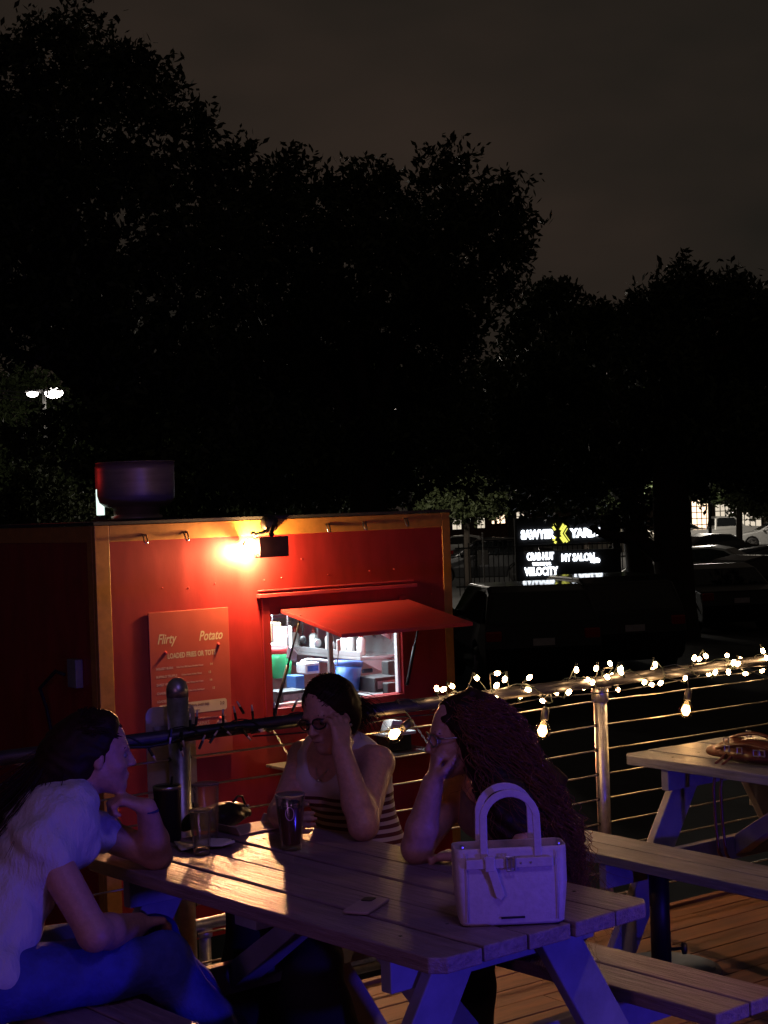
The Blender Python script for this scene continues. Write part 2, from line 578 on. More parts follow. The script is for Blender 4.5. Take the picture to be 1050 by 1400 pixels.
g3, g4 = Vector((AX1 - .03, -.20, AZ - .02)), Vector((WX1 + .02, -.03, WZ0 + .05))
gs = MB().tube([g3, g3.lerp(g4, .55)], .0065, 8); gs.tube([g3.lerp(g4, .5), g4], .011, 8)
gs.build('gas_strut', M_black, truck, smooth=True)
# fold-down serving shelf on chains
sh = MB().box((1.10, -.34, 1.395), (2.20, -.012, 1.415)).build('serving_shelf', mat('shelf_grey', (.42, .43, .45), .28, .6, var=.15, scale=10), truck, bevel=.004)
for cx in (1.13, 2.17):
    a, b = Vector((cx, -.03, 1.66)), Vector((cx, -.31, 1.418))
    ch = MB()
    n = 16
    for i in range(n):
        c = a.lerp(b, (i + .5) / n)
        d = (b - a).normalized() * .014
        s = Vector((.006, 0, 0)) if i % 2 else Vector((0, .004, .004))
        ch.tube([c - d + s, c + d + s, c + d - s, c - d - s, c - d + s], .0018, 5)
    ch.build('chain', M_steel, truck)
# hooks on the top trim, screws in the panel
for px, py in ((197, 737), (253, 733), (447, 722), (497, 719), (554, 714)):
    p, z = on_plane(px, py, TQ)
    x, z = p - TP, z - GZ
    MB().tube([(x - .010, -.006, z + .028), (x - .012, -.022, z - .012), (x - .006, -.030, z - .026), (x + .006, -.030, z - .026), (x + .012, -.022, z - .012), (x + .010, -.006, z + .028)], .0042, 6).build('hook', M_steel, truck, smooth=True)
for px, py in ((222, 804), (258, 804), (294, 798), (361, 793), (448, 786), (505, 781), (412, 764), (385, 790), (539, 778), (590, 812), (480, 800)):
    p, z = on_plane(px, py, TQ)
    MB().lathe([(.0001, -.004), (.0035, -.0035), (.0055, -.0008)], (p - TP, 0, z - GZ), 8, Matrix.Rotation(rad(-90), 3, 'X')).build('screw', M_red2, truck)
# wheels and hitch below
for y in (.9, 1.6):
    for x in (.12, LX - .30):
        w = MB().lathe([(.20, 0), (.31, .01), (.33, .05), (.33, .15), (.31, .19), (.20, .20)], (x, y, .33), 20, Matrix.Rotation(rad(90), 3, 'Y')).build('wheel', M_rub, truck, smooth=True)
        MB().lathe([(.03, -.004), (.17, -.004), (.19, .03), (.19, .17), (.03, .204)], (x, y, .33), 14, Matrix.Rotation(rad(90), 3, 'Y')).build('rim', M_steel, w)
# roof fan
fc = Wd(187, 700, 10.75)
fx = XF[truck.name].inverted() @ fc
cx, cy = fx.x, fx.y
fan = MB().lathe([(.265, .385), (.262, .39), (.258, .33), (.258, .17), (.245, .125), (.21, .095), (.155, .085), (.15, .04)], (cx, cy, LZ + .018), 36)
M_fan = mat('spun_aluminium', (.46, .37, .27), .42, .4, var=.15, scale=4, stretch=(1, 1, 9))
fano = fan.build('exhaust_fan', M_fan, truck, smooth=True)
MB().lathe([(.17, 0), (.17, .03), (.15, .035), (.15, .07)], (cx, cy, LZ + .0185), 28).build('fan_neck', M_fan, fano, smooth=True)
MB().box((cx - .22, cy - .22, LZ + .0182), (cx + .22, cy + .22, LZ + .030)).build('fan_curb', M_roof, fano)
rl = XF[truck.name].inverted() @ Wd(137.5, 700, 10.8)
MB().box((rl.x - .022, rl.y - .02, LZ + .060), (rl.x + .022, rl.y + .02, LZ + .235)).build('roof_tube_light', emit_mat('tube_glow', (.78, 1, .90), 1.3), truck, bevel=.004)
MB().box((rl.x - .024, rl.y - .022, LZ + .0185), (rl.x + .024, rl.y + .022, LZ + .059)).build('tube_holder', M_black, truck)
MB().box((rl.x - .022, rl.y - .02, LZ + .236), (rl.x + .022, rl.y + .02, LZ + .385)).build('tube_housing', mat('grey_plastic', (.22, .22, .22), .5), truck)
# socket box on the end panel with its lead
def end_plane(px, py, off=0):       # pixel -> (y, z) in truck space on the end wall
    n = Vector((math.cos(TH), math.sin(TH), 0))
    r = FW + RT * ((px - 525) / FPX) + UP * ((700 - py) / FPX)
    t = (TP - off - CAM.dot(n)) / r.dot(n)
    P = XF[truck.name].inverted() @ (CAM + r * t)
    return P.y, P.z
y, z = end_plane(108, 920)
ob = MB().box((-.05, y - .06, z - .085), (-.001, y + .06, z + .085)).build('socket_box', mat('grey_plastic', (.22, .22, .22), .5, var=.1), truck, bevel=.006)
y2, z2 = end_plane(75, 935)
MB().tube([(-.06, y + .07, z - .01), (-.09, y + .13, z + .01), (-.09, y2 + .02, z2 - .02), (-.06, y2, z2 - .14), (-.05, y2 - .06, z2 - .35), (-.05, y2 - .05, z2 - .9)], .011, 8).build('power_lead', M_rub, truck, smooth=True)
for py in (1036, 1044):
    y, z = end_plane(27, py)
    MB().box((-.004, y - .085, z - .013), (-.001, y + .085, z + .013)).build('sticker', M_pink, truck)

# menu board screwed to the truck
p0, zt = on_plane(201.5, 838, TQ)
bw, bh = .548, .90
M_menu = mat('menu_red', (.50, .095, .065), .38, var=.05, scale=6)
menu = thing('menu_board', 'glossy red printed menu headed LOADED FRIES OR TOTS on the trailer side', 'menu board', Dk(p0, TQ - .002, zt - bh), TH)
MB().box((0, -.009, 0), (bw, -.001, bh)).build('panel', M_menu, menu, bevel=.002)
def mt(body, x, z, size, m=M_pink, bold=0., shear=0., align='LEFT', sx=1., name='lettering'):
    return text(name, body, size, m, menu, (x, -.0094, bh - z), bold=bold, shear=shear, align=align, sx=sx)
mt('Flirty', .052, .165, .082, M_cream, .0012, .32, sx=.72)
mt('Potato', .335, .165, .082, M_cream, .0012, .32, sx=.74)
mt('LOADED FRIES OR TOTS', .118, .268, .043, M_cream, .0012, sx=.70)
for zz, a, b, e in ((.338, 'HOLIEST BURN', 'Pulled Pork, BBQ Sauce, Shredded Cheese', '14'), (.386, 'BUFFALO TRUFFLE', 'Chicken, Ranch, Parsley, Cheese', '13'),
                    (.434, 'SWEET VIRGINIA', 'Pulled Chicken, Cheese, Sour Cream', '14'), (.484, 'CHARRED CHILI', 'Beef, Jalapeno, Onion, Corn, Red Pepper', '15'),
                    (.532, 'LOADED', 'Just Cheese, Yum', '9')):
    mt(a, .038, zz, .0200, M_pink, .0007, sx=.85)
    x1 = .038 + .0105 * len(a) + .012
    mt(b, x1, zz - .001, .0140, M_pink, .0004, sx=.76)
    mt(e, x1 + .0056 * len(b) + .012, zz - .001, .019, M_cream, .0005)
def rrect(x0, z0, x1, z1, r, n=4):
    o = []
    for cx, cz, a in ((x1 - r, z1 - r, 0), (x0 + r, z1 - r, 90), (x0 + r, z0 + r, 180), (x1 - r, z0 + r, 270)):
        for k in range(n + 1):
            t = rad(a + 90 * k / n)
            o.append((cx + r * math.cos(t), cz + r * math.sin(t)))
    return o
MB().prism(rrect(.045, bh - .622, .515, bh - .553, .016), 1, -.0096, -.0091).build('banner', M_cream, menu)
mk = mat('brown_print', (.20, .06, .02), .6, var=0)
text('lettering', 'SUBSTITUTE TOTS, SWEET FRIES', .019, mk, menu, (.29, -.0100, bh - .575), bold=.0003, sx=.75)
text('lettering', 'for all items', .015, mk, menu, (.29, -.0100, bh - .604))
text('lettering', '2.0', .026, mk, menu, (.482, -.0100, bh - .580), bold=.0004)
zg = MB()
for i in range(22):
    x = .27 + .0108 * i
    zg.tube([(x, -.0092, bh - .655 - .007 * (i % 2)), (x + .0108, -.0092, bh - .655 - .007 * ((i + 1) % 2))], .0016, 4)
zg.build('zigzag_print', M_pink, menu)
mt('DRINKS', .30, .690, .034, M_pink, .0002, sx=.75)
mt('canned sodas  2', .30, .722, .016, M_pink)
el = MB()
el.tube([(.475 + .036 * math.cos(t * .524), -.0090, bh - .700 + .022 * math.sin(t * .524)) for t in range(13)], .0022, 4)
el.prism(rrect(.448, bh - .706, .505, bh - .686, .007), 1, -.0098, -.0091)
el.build('emblem', M_pink, menu)
for x, z in ((.105, .245), (.470, .222), (.466, .672)):
    MB().lathe([(.0001, -.010), (.008, -.008), (.011, -.001)], (x, -.0092, bh - z), 10, Matrix.Rotation(rad(-90), 3, 'X')).build('screw', M_red2, menu)

# floodlight over the hatch: a wall bracket with two heads, one turned to the deck, one seen from behind
pb, zb = on_plane(366, 716, TQ)
fl = thing('flood_light', 'twin floodlight on the ochre trim above the hatch, blazing amber', 'flood light', Dk(pb, TQ - .006, zb), TH)
br = MB().lathe([(.060, 0), (.060, .012), (.050, .045), (.024, .06)], (0, 0, 0), 16, Matrix.Rotation(rad(90), 3, 'X'))
br.tube([(0, -.05, -.02), (-.03, -.09, -.035), (-.06, -.12, -.07)], .014, 8); br.tube([(0, -.04, -.03), (-.07, -.06, -.05), (-.15, -.06, -.07)], .012, 8)
br.ball((-.055, -.12, -.065), .018); br.ball((-.15, -.06, -.055), .015)
br.build('bracket', M_black, fl, smooth=True)
hd = MB().box((-.170, -.165, -.205), (.040, -.105, -.078))
for i in range(8):
    hd.box((-.160 + i * .025, -.104, -.200), (-.154 + i * .025, -.085, -.083))
hd.build('lamp_head', mat('dark_bronze', (.10, .045, .035), .45, .3, var=.2), fl, bevel=.007)
lh = MB().lathe([(.012, .0), (.020, -.012), (.024, -.03), (.024, -.045)], (0, 0, 0), 18, Matrix.Rotation(rad(-75), 3, 'X'))
lx, ly, lz = -.195, -.060, -.115
lhm = MB(); lhm.v = [(v[0] + lx, v[1] + ly + .03, v[2] + lz) for v in lh.v]; lhm.f = lh.f[:-1]
lhm.build('lamp_head', M_black, fl, smooth=True)
MB().ball((lx, ly - .040, lz - .012), (.040, .024, .040), 14, 8).build('lens', emit_mat('flood_glow', (1, .60, .22), 60), fl, smooth=True)
LP = XF[fl.name] @ Vector((lx, ly - .085, lz - .02))
lamp('SPOT', 'flood_beam', LP, 430, (1, .42, .19), (-.20, 4.7, .55), spot_size=rad(104), spot_blend=.55, shadow_soft_size=.045)
lamp('POINT', 'flood_spill', XF[fl.name] @ Vector((lx + .01, ly - .085, lz - .03)), 14, (1, .46, .28), shadow_soft_size=.035)
lamp('POINT', 'flood_back_glow', XF[fl.name] @ Vector((lx + .035, -.082, lz - .045)), 115, (1, .56, .20), shadow_soft_size=.025)

# kitchen behind the serving window
def inside(px, py, y):
    p, z = on_plane(px, py, TQ + y)
    return p - TP, z - GZ
def local(o, v):
    return XF[truck.name] @ Vector(v)
lamp('AREA', 'kitchen_tube', XF[truck.name] @ Vector((1.75, 1.0, 2.80)), 130, (.84, .93, 1), XF[truck.name] @ Vector((1.75, 1.0, 0)), shape='RECTANGLE', size=1.2, size_y=.25)
lamp('POINT', 'kitchen_fill', XF[truck.name] @ Vector((1.35, .45, 2.72)), 32, (.84, .93, 1), shadow_soft_size=.12)  # added fill light that brightens the kitchen's upright faces
M_ss = mat('kitchen_steel', (.62, .63, .65), .30, .75, var=.10, scale=5)
def kobj(name, label, cat, mb, m, bevel=.004, smooth=False, group=None):
    o = thing(name, label, cat, XF[truck.name] @ Vector((0, 0, 0)), TH, group)
    mb.build('body', m, o, bevel=bevel, smooth=smooth)
    return o
k = thing('prep_counter', 'stainless counter just inside the trailer window, cluttered', 'counter', tl, TH)
MB().box((1.10, .08, 1.66), (2.50, .62, 1.70)).build('worktop', M_ss, k, bevel=.004)
MB().box((1.12, .10, .60), (2.48, .60, 1.655)).build('cabinet', M_ss, k)
k = thing('wall_shelf_unit', 'stainless wall lining with two long shelves inside the trailer', 'shelf', tl, TH)
MB().box((2.55, .10, 1.2), (2.575, 2.4, 2.8)).build('backing_panel', M_ss, k)
for z in (1.93, 2.19):
    sv = MB().box((2.25, .55, z), (2.548, 2.4, z + .02)); sv.box((2.25, .55, z + .021), (2.262, 2.4, z + .06))
    sv.build('shelf', M_ss, k, bevel=.003)
    for yy in (.6, 1.2, 1.8, 2.35):
        MB().prism([(2.28, z - .002), (2.548, z - .002), (2.548, z - .14)], 1, yy, yy + .012).build('shelf_bracket', M_ss, k)
MB().box((.06, 2.40, 1.2), (2.54, 2.43, 2.8)).build('backing_panel', M_ss, k)
k = thing('fryer_hood', 'dull steel cooking hood above the shelves inside the trailer', 'hood', tl, TH)
MB().prism([(1.35, 2.30), (2.54, 2.24), (2.54, 2.55), (1.6, 2.60)], 1, 1.25, 2.38).build('canopy', mat('hood_steel', (.30, .30, .31), .35, .8, var=.15), k, bevel=.006)
MB().box((1.33, 1.235, 2.28), (2.54, 1.249, 2.33)).build('lip', M_ss, k)

def bucket(label, px, py, y, r, h, col, rim, tilt):
    x, z = inside(px, py, y)
    k = thing('bucket', label, 'bucket', XF[truck.name] @ Vector((x, y, z - h / 2)), TH)
    Mx = Matrix.Rotation(tilt, 3, 'Y')
    MB().lathe([(r * .80, 0), (r * .82, .004), (r, h), (r * .97, h), (r * .78, .01)], (0, 0, 0), 24, Mx).build('body', mat('pail_' + rim, col, .35, var=.08), k, smooth=True)
    MB().lathe([(r * .98, h - .035), (r * 1.06, h - .03), (r * 1.06, h + .004), (r * .95, h + .006)], (0, 0, 0), 24, Mx).build('rim', mat('rim_' + rim, {'red': (.6, .05, .05), 'blue': (.05, .12, .42)}[rim], .4, var=.05), k, smooth=True)
    hp = [Mx @ Vector((r * 1.05 * math.cos(t), r * .5 * math.sin(t) + .02, h - .02 - .5 * r * math.sin(t))) for t in np.linspace(0, math.pi, 12)]
    MB().tube(hp, .004, 6).build('handle', M_steel, k)
bucket('blue plastic bucket on the counter near the middle of the trailer window', 474, 926, .45, .092, .215, (.05, .16, .55), 'blue', rad(6))
bucket('green bucket with a red rim at the left of the trailer window', 381, 906, .85, .10, .20, (.04, .42, .16), 'red', 0)
def boxthing(name, label, cat, px, py, y, sx, sz, col, sy=.12, part=None):
    x, z = inside(px, py, y)
    k = thing(name, label, cat, XF[truck.name] @ Vector((x, y, z - sz / 2)), TH)
    MB().box((-sx / 2, -sy / 2, 0), (sx / 2, sy / 2, sz)).build('body', mat('k_' + name + str(px), col, .5, var=.12, scale=18), k, bevel=.008)
    if part:
        MB().box((-sx * .38, -sy / 2 - .002, sz * .25), (sx * .38, -sy / 2 - .0005, sz * .75)).build('label', mat('lab' + str(px), part, .5, var=.2, scale=40), k)
    return k
boxthing('carton', 'white carton with a blue label in front of the steel shelf', 'box', 421, 913, .62, .115, .075, (.75, .76, .80), part=(.05, .13, .50))
boxthing('plastic_tub', 'royal blue tub low in the trailer window beside the green bucket', 'tub', 404, 932, .48, .07, .09, (.07, .22, .65))
boxthing('cutting_board', 'white board standing behind the green bucket', 'board', 387, 878, 1.05, .15, .22, (.78, .80, .80), .02)
boxthing('cardboard_box', 'tan cardboard box at the far left inside the trailer', 'box', 371, 872, 1.15, .10, .22, (.48, .34, .19))
boxthing('toaster', 'black countertop appliance in the right corner of the trailer window', 'appliance', 516, 934, .32, .19, .10, (.025, .025, .028), .2, part=(.30, .30, .30))
boxthing('card_reader', 'small black machine at the right end of the trailer counter', 'card reader', 532, 942, .16, .07, .09, (.02, .02, .022), .06)
boxthing('speaker_box', 'upright black box fixed beside the right jamb inside the trailer', 'box', 531, 914, .40, .06, .11, (.03, .03, .032), .08)
boxthing('dark_crate', 'charcoal crate low at the left of the trailer window', 'crate', 392, 952, .22, .20, .085, (.05, .05, .055), .16, part=(.32, .33, .34))
boxthing('snack_packet', 'red packet lying on the trailer counter at lower left', 'packet', 397, 962, .12, .085, .035, (.55, .04, .06), .06)
boxthing('order_tablet', 'small dark screen above the black appliance in the window', 'tablet', 502, 917, .70, .09, .03, (.05, .07, .10), .02)
sb = thing('squeeze_bottle', 'small squeeze bottle in a row on the steel shelves inside the trailer', 'bottle', XF[truck.name] @ Vector((2.34, .66, 1.951)), TH, 'squeeze bottles on the kitchen shelves')
bcol = [mat('bottle_%d' % i, c, .35, var=.05) for i, c in enumerate(((.55, .04, .03), (.65, .42, .05), (.70, .70, .68), (.12, .30, .10)))]
MB().lathe([(.001, 0), (.030, 0), (.032, .01), (.032, .11), (.016, .13)], (0, 0, 0), 14).build('bottle', M_white, sb, smooth=True)
MB().lathe([(.016, .131), (.016, .145), (.004, .175), (.001, .176)], (0, 0, 0), 10).build('nozzle', bcol[0], sb, smooth=True)
for i, (yy, zz) in enumerate([(.78, 1.951), (.90, 1.951), (1.05, 1.951), (1.30, 1.951), (1.5, 1.951), (.70, 2.211), (.86, 2.211), (1.1, 2.211), (1.4, 2.211)]):
    copy_tree(sb, XF[truck.name] @ Vector((2.34 + .03 * (i % 2), yy, zz)), TH + i)
tw = thing('utensil_rail', 'steel rail with hanging utensils across the trailer window', 'utensil rail', tl, TH)
MB().tube([(1.5, .95, 2.27), (2.5, .95, 2.27)], .008, 8).build('rail', M_steel, tw)
for i in range(7):
    x_ = 1.66 + .125 * i
    ut = MB().tube([(x_, .95, 2.275), (x_, .935, 2.25), (x_, .935, 2.10 - .03 * (i % 3))], .005, 6)
    ut.ball((x_, .935, 2.07 - .03 * (i % 3)), (.03, .006 + .015 * (i % 2), .035), 8, 6)
    ut.build('utensil', M_ss if i % 3 else M_black, tw, smooth=True)
x, z = inside(463, 890, .35)
k = thing('ladle', 'white handled ladle hanging beside the window mullion', 'ladle', XF[truck.name] @ Vector((x, .35, z)), TH)
MB().box((-.014, -.008, .0), (.014, .008, .075)).build('handle', M_white, k, bevel=.005)
MB().tube([(0, 0, 0), (-.012, 0, -.07), (-.02, 0, -.10)], .004, 6).build('stem', M_steel, k)
x, z = inside(398, 893, .55)
k = thing('scoop', 'steel fry scoop hanging beside the green bucket', 'scoop', XF[truck.name] @ Vector((x, .55, z)), TH)
MB().prism([(-.03, -.03), (.02, -.06), (.04, 0), (.0, .045), (-.02, .04)], 1, -.02, .02).build('blade', M_ss, k, bevel=.006)
MB().tube([(-.02, 0, .04), (-.03, 0, .10), (.0, 0, .15)], .006, 6).build('handle', M_white, k)
k = thing('pipe_rack', 'bent steel pipe running across the kitchen at mid height', 'pipe', tl, TH)
pp = [inside(*a) for a in ((412, 905, .75), (420, 902, .75), (438, 903, .75), (450, 905, .75), (470, 907, .75))]
MB().tube([(x, .75, z) for x, z in pp], .012, 8).build('pipe', M_white, k, smooth=True)
ld = Vector((1.98, -.17, 1.4155))
k = thing('napkin_caddy', 'dark caddy with white paper trays on the trailer serving shelf', 'caddy', XF[truck.name] @ ld, TH)
MB().box((-.09, -.07, 0), (.09, .07, .10)).build('body', M_black, k, bevel=.006)
MB().box((-.12, -.085, .101), (.12, .085, .122)).build('tray', M_white, k, bevel=.006)
MB().prism([(-.075, .123), (.06, .123), (.035, .19), (-.04, .20)], 1, -.05, .05).build('paper_stack', M_paper, k, bevel=.004)

M_rail = mat('dark_steel_rail', (.055, .052, .052), .42, .5, var=.25, scale=20, bump=.3)
# ================================================================ cable railing
RQ = 4.96
rail = thing('cable_railing', 'steel cable railing with a round top rail along the deck edge', 'railing', Dk(0, RQ, 0), TH)
for p, r, z1 in ((2.745, .038, 1.175), (4.776, .029, .985), (6.81, .029, .985), (8.84, .029, .985), (.71, .029, .985)):
    po = MB().tube([(p, 0, -.12), (p, 0, z1 - .03)], r, 18)
    if r > .03:
        po.lathe([(r * 1.02, z1 - .03), (r * 1.02, z1), (r * .8, z1 + .022), (r * .4, z1 + .034), (.001, z1 + .036)], (p, 0, 0), 18)
    else:
        po.lathe([(r * 1.25, z1 - .06), (r * 1.25, z1 + .005), (r, z1 + .01)], (p, 0, 0), 18)
    po = po.build('post', M_galv, rail, smooth=True)
    for i in range(9):
        MB().lathe([(.0075, -r - .006), (.0075, r + .006)], (p, 0, .93 - i * .104), 8, Matrix.Rotation(rad(90), 3, 'Y')).build('grommet', M_black, po)
MB().tube([(-.5, -.066, 1.02), (9.4, -.066, 1.02)], .0245, 16).build('top_rail', M_rail, rail, smooth=True)
for p in (.71, 2.745, 4.776, 6.81, 8.84):
    MB().box((p - .02, -.05, .985), (p + .02, -.02, 1.0)).build('rail_bracket', M_galv, rail)
for i in range(9):
    MB().tube([(p, 0, .93 - i * .104 - .006 * math.sin(math.pi * ((p - .71) % 2.03) / 2.03)) for p in np.linspace(-.5, 9.4, 50)], .0042, 6).build('cable', M_cable, rail, smooth=True)
# sign plate strapped to the tall post, seen from behind
sp = thing('sign_plate', 'plain back of a rounded metal sign strapped to the tall railing post', 'sign', Dk(2.745, RQ + .055, .67), TH)
MB().prism(rrect(-.098, 0, .098, .44, .03), 1, 0, .003).build('plate', mat('sign_back', (.50, .47, .42), .42, .55, var=.18, scale=12, bump=.2), sp)
for z in (.36, .08):
    s = MB().box((-.075, -.016, z - .015), (.066, -.001, z + .015)); s.build('strap', M_steel, sp, bevel=.002)
    MB().lathe([(.009, -.03), (.009, -.002)], (.075, 0, z), 8, Matrix.Rotation(rad(-90), 3, 'X')).build('bolt', M_black, sp)
# lower pipe rail beyond the deck
pr = thing('pipe_handrail', 'low galvanised pipe handrail beyond the deck edge by the trailer', 'handrail', Dk(0, 6.12, 0), TH)
MB().tube([(1.2, 0, .0), (4.6, 0, .0)], .026, 14).build('top_pipe', M_galv, pr, smooth=True)
MB().tube([(1.2, 0, -.36), (4.6, 0, -.36)], .022, 14).build('mid_pipe', M_galv, pr, smooth=True)
MB().box((1.2, -.02, -.335), (4.6, .02, -.24)).build('kick_board', M_paint2, pr, bevel=.004)
for p in (1.6, 3.48, 4.5):
    MB().tube([(p, .0, GZ), (p, 0, -.02)], .026, 14).build('post', M_galv, pr, smooth=True)
    MB().lathe([(.034, -.034), (.034, .0)], (p, 0, -.022), 14).build('fitting', M_galv, pr, smooth=True)

# ================================================================ string lights
def rail_pt(px, py, off):
    p, z = on_plane(px, py, RQ - .066 + off)
    return Vector((p, -.066 + off, z))
LIT = [(597, 941), (618, 938), (652, 927), (649, 945), (679, 937), (690, 929), (679, 955), (724, 926), (749, 942), (742, 958), (760, 947), (778, 946), (797, 940), (815, 914), (834, 907), (849, 919), (866, 928), (845, 943), (881, 933), (891, 936), (892, 916), (896, 909), (903, 934), (937, 927), (965, 897), (969, 922), (978, 919), (994, 896), (996, 919), (1003, 907), (1012, 901), (1019, 921), (1043, 890), (1042, 917), (1048, 899), (788, 916), (703, 947), (712, 951), (664, 951), (628, 952), (610, 956), (736, 939)]
ls = thing('fairy_lights', 'lit warm white fairy lights twisted round the railing on the right', 'string lights', Dk(0, RQ, 0), TH)
for _ in range(14):
    px = RND.uniform(598, 1046)
    LIT.append((px, 945 - (px - 598) * .0915 + RND.uniform(-17, 17)))
LIT.sort()
pts = []
for i, (px, py) in enumerate(LIT):
    c = rail_pt(px, py, RND.choice((-.04, -.03, .03, .035)))
    a = Vector((RND.uniform(-1, 1), RND.uniform(-.6, .2), RND.uniform(-.9, 1.2))).normalized()
    pts.append(c - a * .034)
    b = MB().lathe([(.001, -.015), (.0075, -.010), (.0092, 0), (.0075, .008), (.001, .013)], c, 8, a.to_track_quat('Z', 'Y').to_matrix()).build('bulb', M_warm, ls, smooth=True)
    MB().tube([c - a * .034, c - a * .013], .0048, 6).build('socket', mat('dark_green_plastic', (.012, .022, .012), .5, var=.1), b)
for p in np.arange(6.0, 9.2, .07):
    c = Vector((p, -.066 + RND.choice((-.04, .035)), 1.02 + RND.uniform(-.07, .07)))
    pts.append(c)
    MB().ball(c, .0065, 6, 4).build('bulb', M_warm, ls, smooth=True)
cp = [Vector((3.86, -.066, .99))]
for a, b in zip(pts, pts[1:]):
    cp += [a, a.lerp(b, .5) + Vector((0, RND.uniform(-.03, .03), RND.uniform(-.03, .015)))]
MB().tube(cp, .0024, 5).build('cord', mat('dark_green_plastic', (.012, .022, .012), .5), ls, smooth=True)
hx = [Vector((p, -.066 + .034 * math.cos(p * 21), 1.02 + .034 * math.sin(p * 21))) for p in np.arange(3.8, 9.2, .035)]
MB().tube(hx, .0024, 5).build('cord', mat('dark_green_plastic', (.012, .022, .012), .5), ls, smooth=True)
for p, pw in ((4.12, .9), (4.9, .4), (5.6, .4), (6.5, .5)):
    lamp('POINT', 'fairy_light_glow', XF[ls.name] @ Vector((p, -.14, 1.06)), pw, (1, .56, .24), shadow_soft_size=.10)
# unlit stretch on the left
lu = thing('unlit_fairy_lights', 'unlit fairy lights and dark cord looped round the railing on the left', 'string lights', Dk(0, RQ, 0), TH)
hx = [Vector((p, -.066 + .029 * math.cos(p * 26), 1.02 + .029 * math.sin(p * 26))) for p in np.arange(2.3, 3.75, .02)]
MB().tube(hx, .0026, 5).build('cord', mat('dark_green_plastic', (.012, .022, .012), .5), lu, smooth=True)
sg = [rail_pt(px, py, -.03) for px, py in ((168, 1022), (200, 1021), (225, 1017), (262, 1004), (300, 998), (330, 994), (372, 996), (405, 990))]
MB().tube(sg, .006, 6).build('cord', mat('dark_green_plastic', (.012, .022, .012), .5), lu, smooth=True)
for px, py, ang in ((209, 1033, -60), (248, 1026, -70), (250, 1012, -80), (277, 1013, 60), (293, 1006, 50), (338, 1006, -50), (353, 999, 10), (355, 1000, 0), (328, 966, 120), (321, 974, 100), (305, 978, 90), (269, 980, 80), (260, 984, 90), (375, 968, 90), (345, 972, 95), (404, 962, 60), (233, 1008, -100), (310, 1000, -40)):
    c = rail_pt(px, py, -.035)
    a = Vector((math.cos(rad(ang)), 0, math.sin(rad(ang))))
    b = MB().tube([c, c + a * .022], [.0045, .0028], 6).build('bulb', mat('frosted_bulb', (.8, .72, .62), .25, var=0), lu, smooth=True)
    MB().tube([c - a * .03, c], .005, 6).build('socket', mat('dark_green_plastic', (.012, .022, .012), .5), b)

# globe bulbs hung below the rail
gb = thing('globe_bulb_string', 'three lit round filament bulbs hanging on a wire below the top rail', 'string lights', Dk(0, RQ, 0), TH)
prev = None
wire = []
for px, py in ((540, 1003), (742, 998), (938, 970)):
    c = rail_pt(px, py, -.02)
    wire.append(c + Vector((.02, 0, .10)))
    Mx = Matrix.Rotation(rad(14 if px != 540 else 65), 3, 'Y')
    g = MB().lathe([(.013, .042), (.016, .034), (.030, .012), (.034, -.006), (.030, -.024), (.017, -.036), (.001, -.039)], c, 18, Mx).build('bulb', M_bulbglass, gb, smooth=True)
    fb = MB()
    for t in range(5):
        a = t * 1.2566
        fb.tube([c + Mx @ Vector((.007 * math.cos(a), .007 * math.sin(a), .018)), c + Mx @ Vector((.017 * math.cos(a), .017 * math.sin(a), -.004)), c + Mx @ Vector((.006 * math.cos(a + .6), .006 * math.sin(a + .6), -.024))], .0042, 5)
    fb.ball(tuple(c), (.014, .014, .018), 10, 6)
    fb.build('filament', M_fila, g, smooth=True)
    MB().lathe([(.013, .040), (.0165, .044), (.0165, .082), (.008, .094)], c, 12, Mx).build('socket', M_black, gb, smooth=True)
    MB().tube([c + Mx @ Vector((0, 0, .09)), c + Vector((.015, 0, .13)), Vector((c.x + .02, -.066, .995))], .003, 6).build('drop_wire', M_black, gb, smooth=True)
    lamp('POINT', 'globe_bulb_light', XF[gb.name] @ (c + Vector((0, -.01, -.005))), (2.4 if px == 742 else 1.1), (1, .55, .22), shadow_soft_size=.03)
wp = []
for a, b in zip([Vector((3.0, -.07, 1.0))] + wire, wire + [Vector((6.9, -.07, 1.0))]):
    wp += [Vector((a.x * (1 - t) + b.x * t, -.075, .985 - .012 * math.sin(math.pi * t))) for t in np.linspace(0, .95, 8)]
MB().tube(wp, .003, 6).build('cord', M_black, gb, smooth=True)
lamp('POINT', 'red_neon_glow', Wd(70, 660, 10.9), .5, (1, .03, .03), shadow_soft_size=.08)
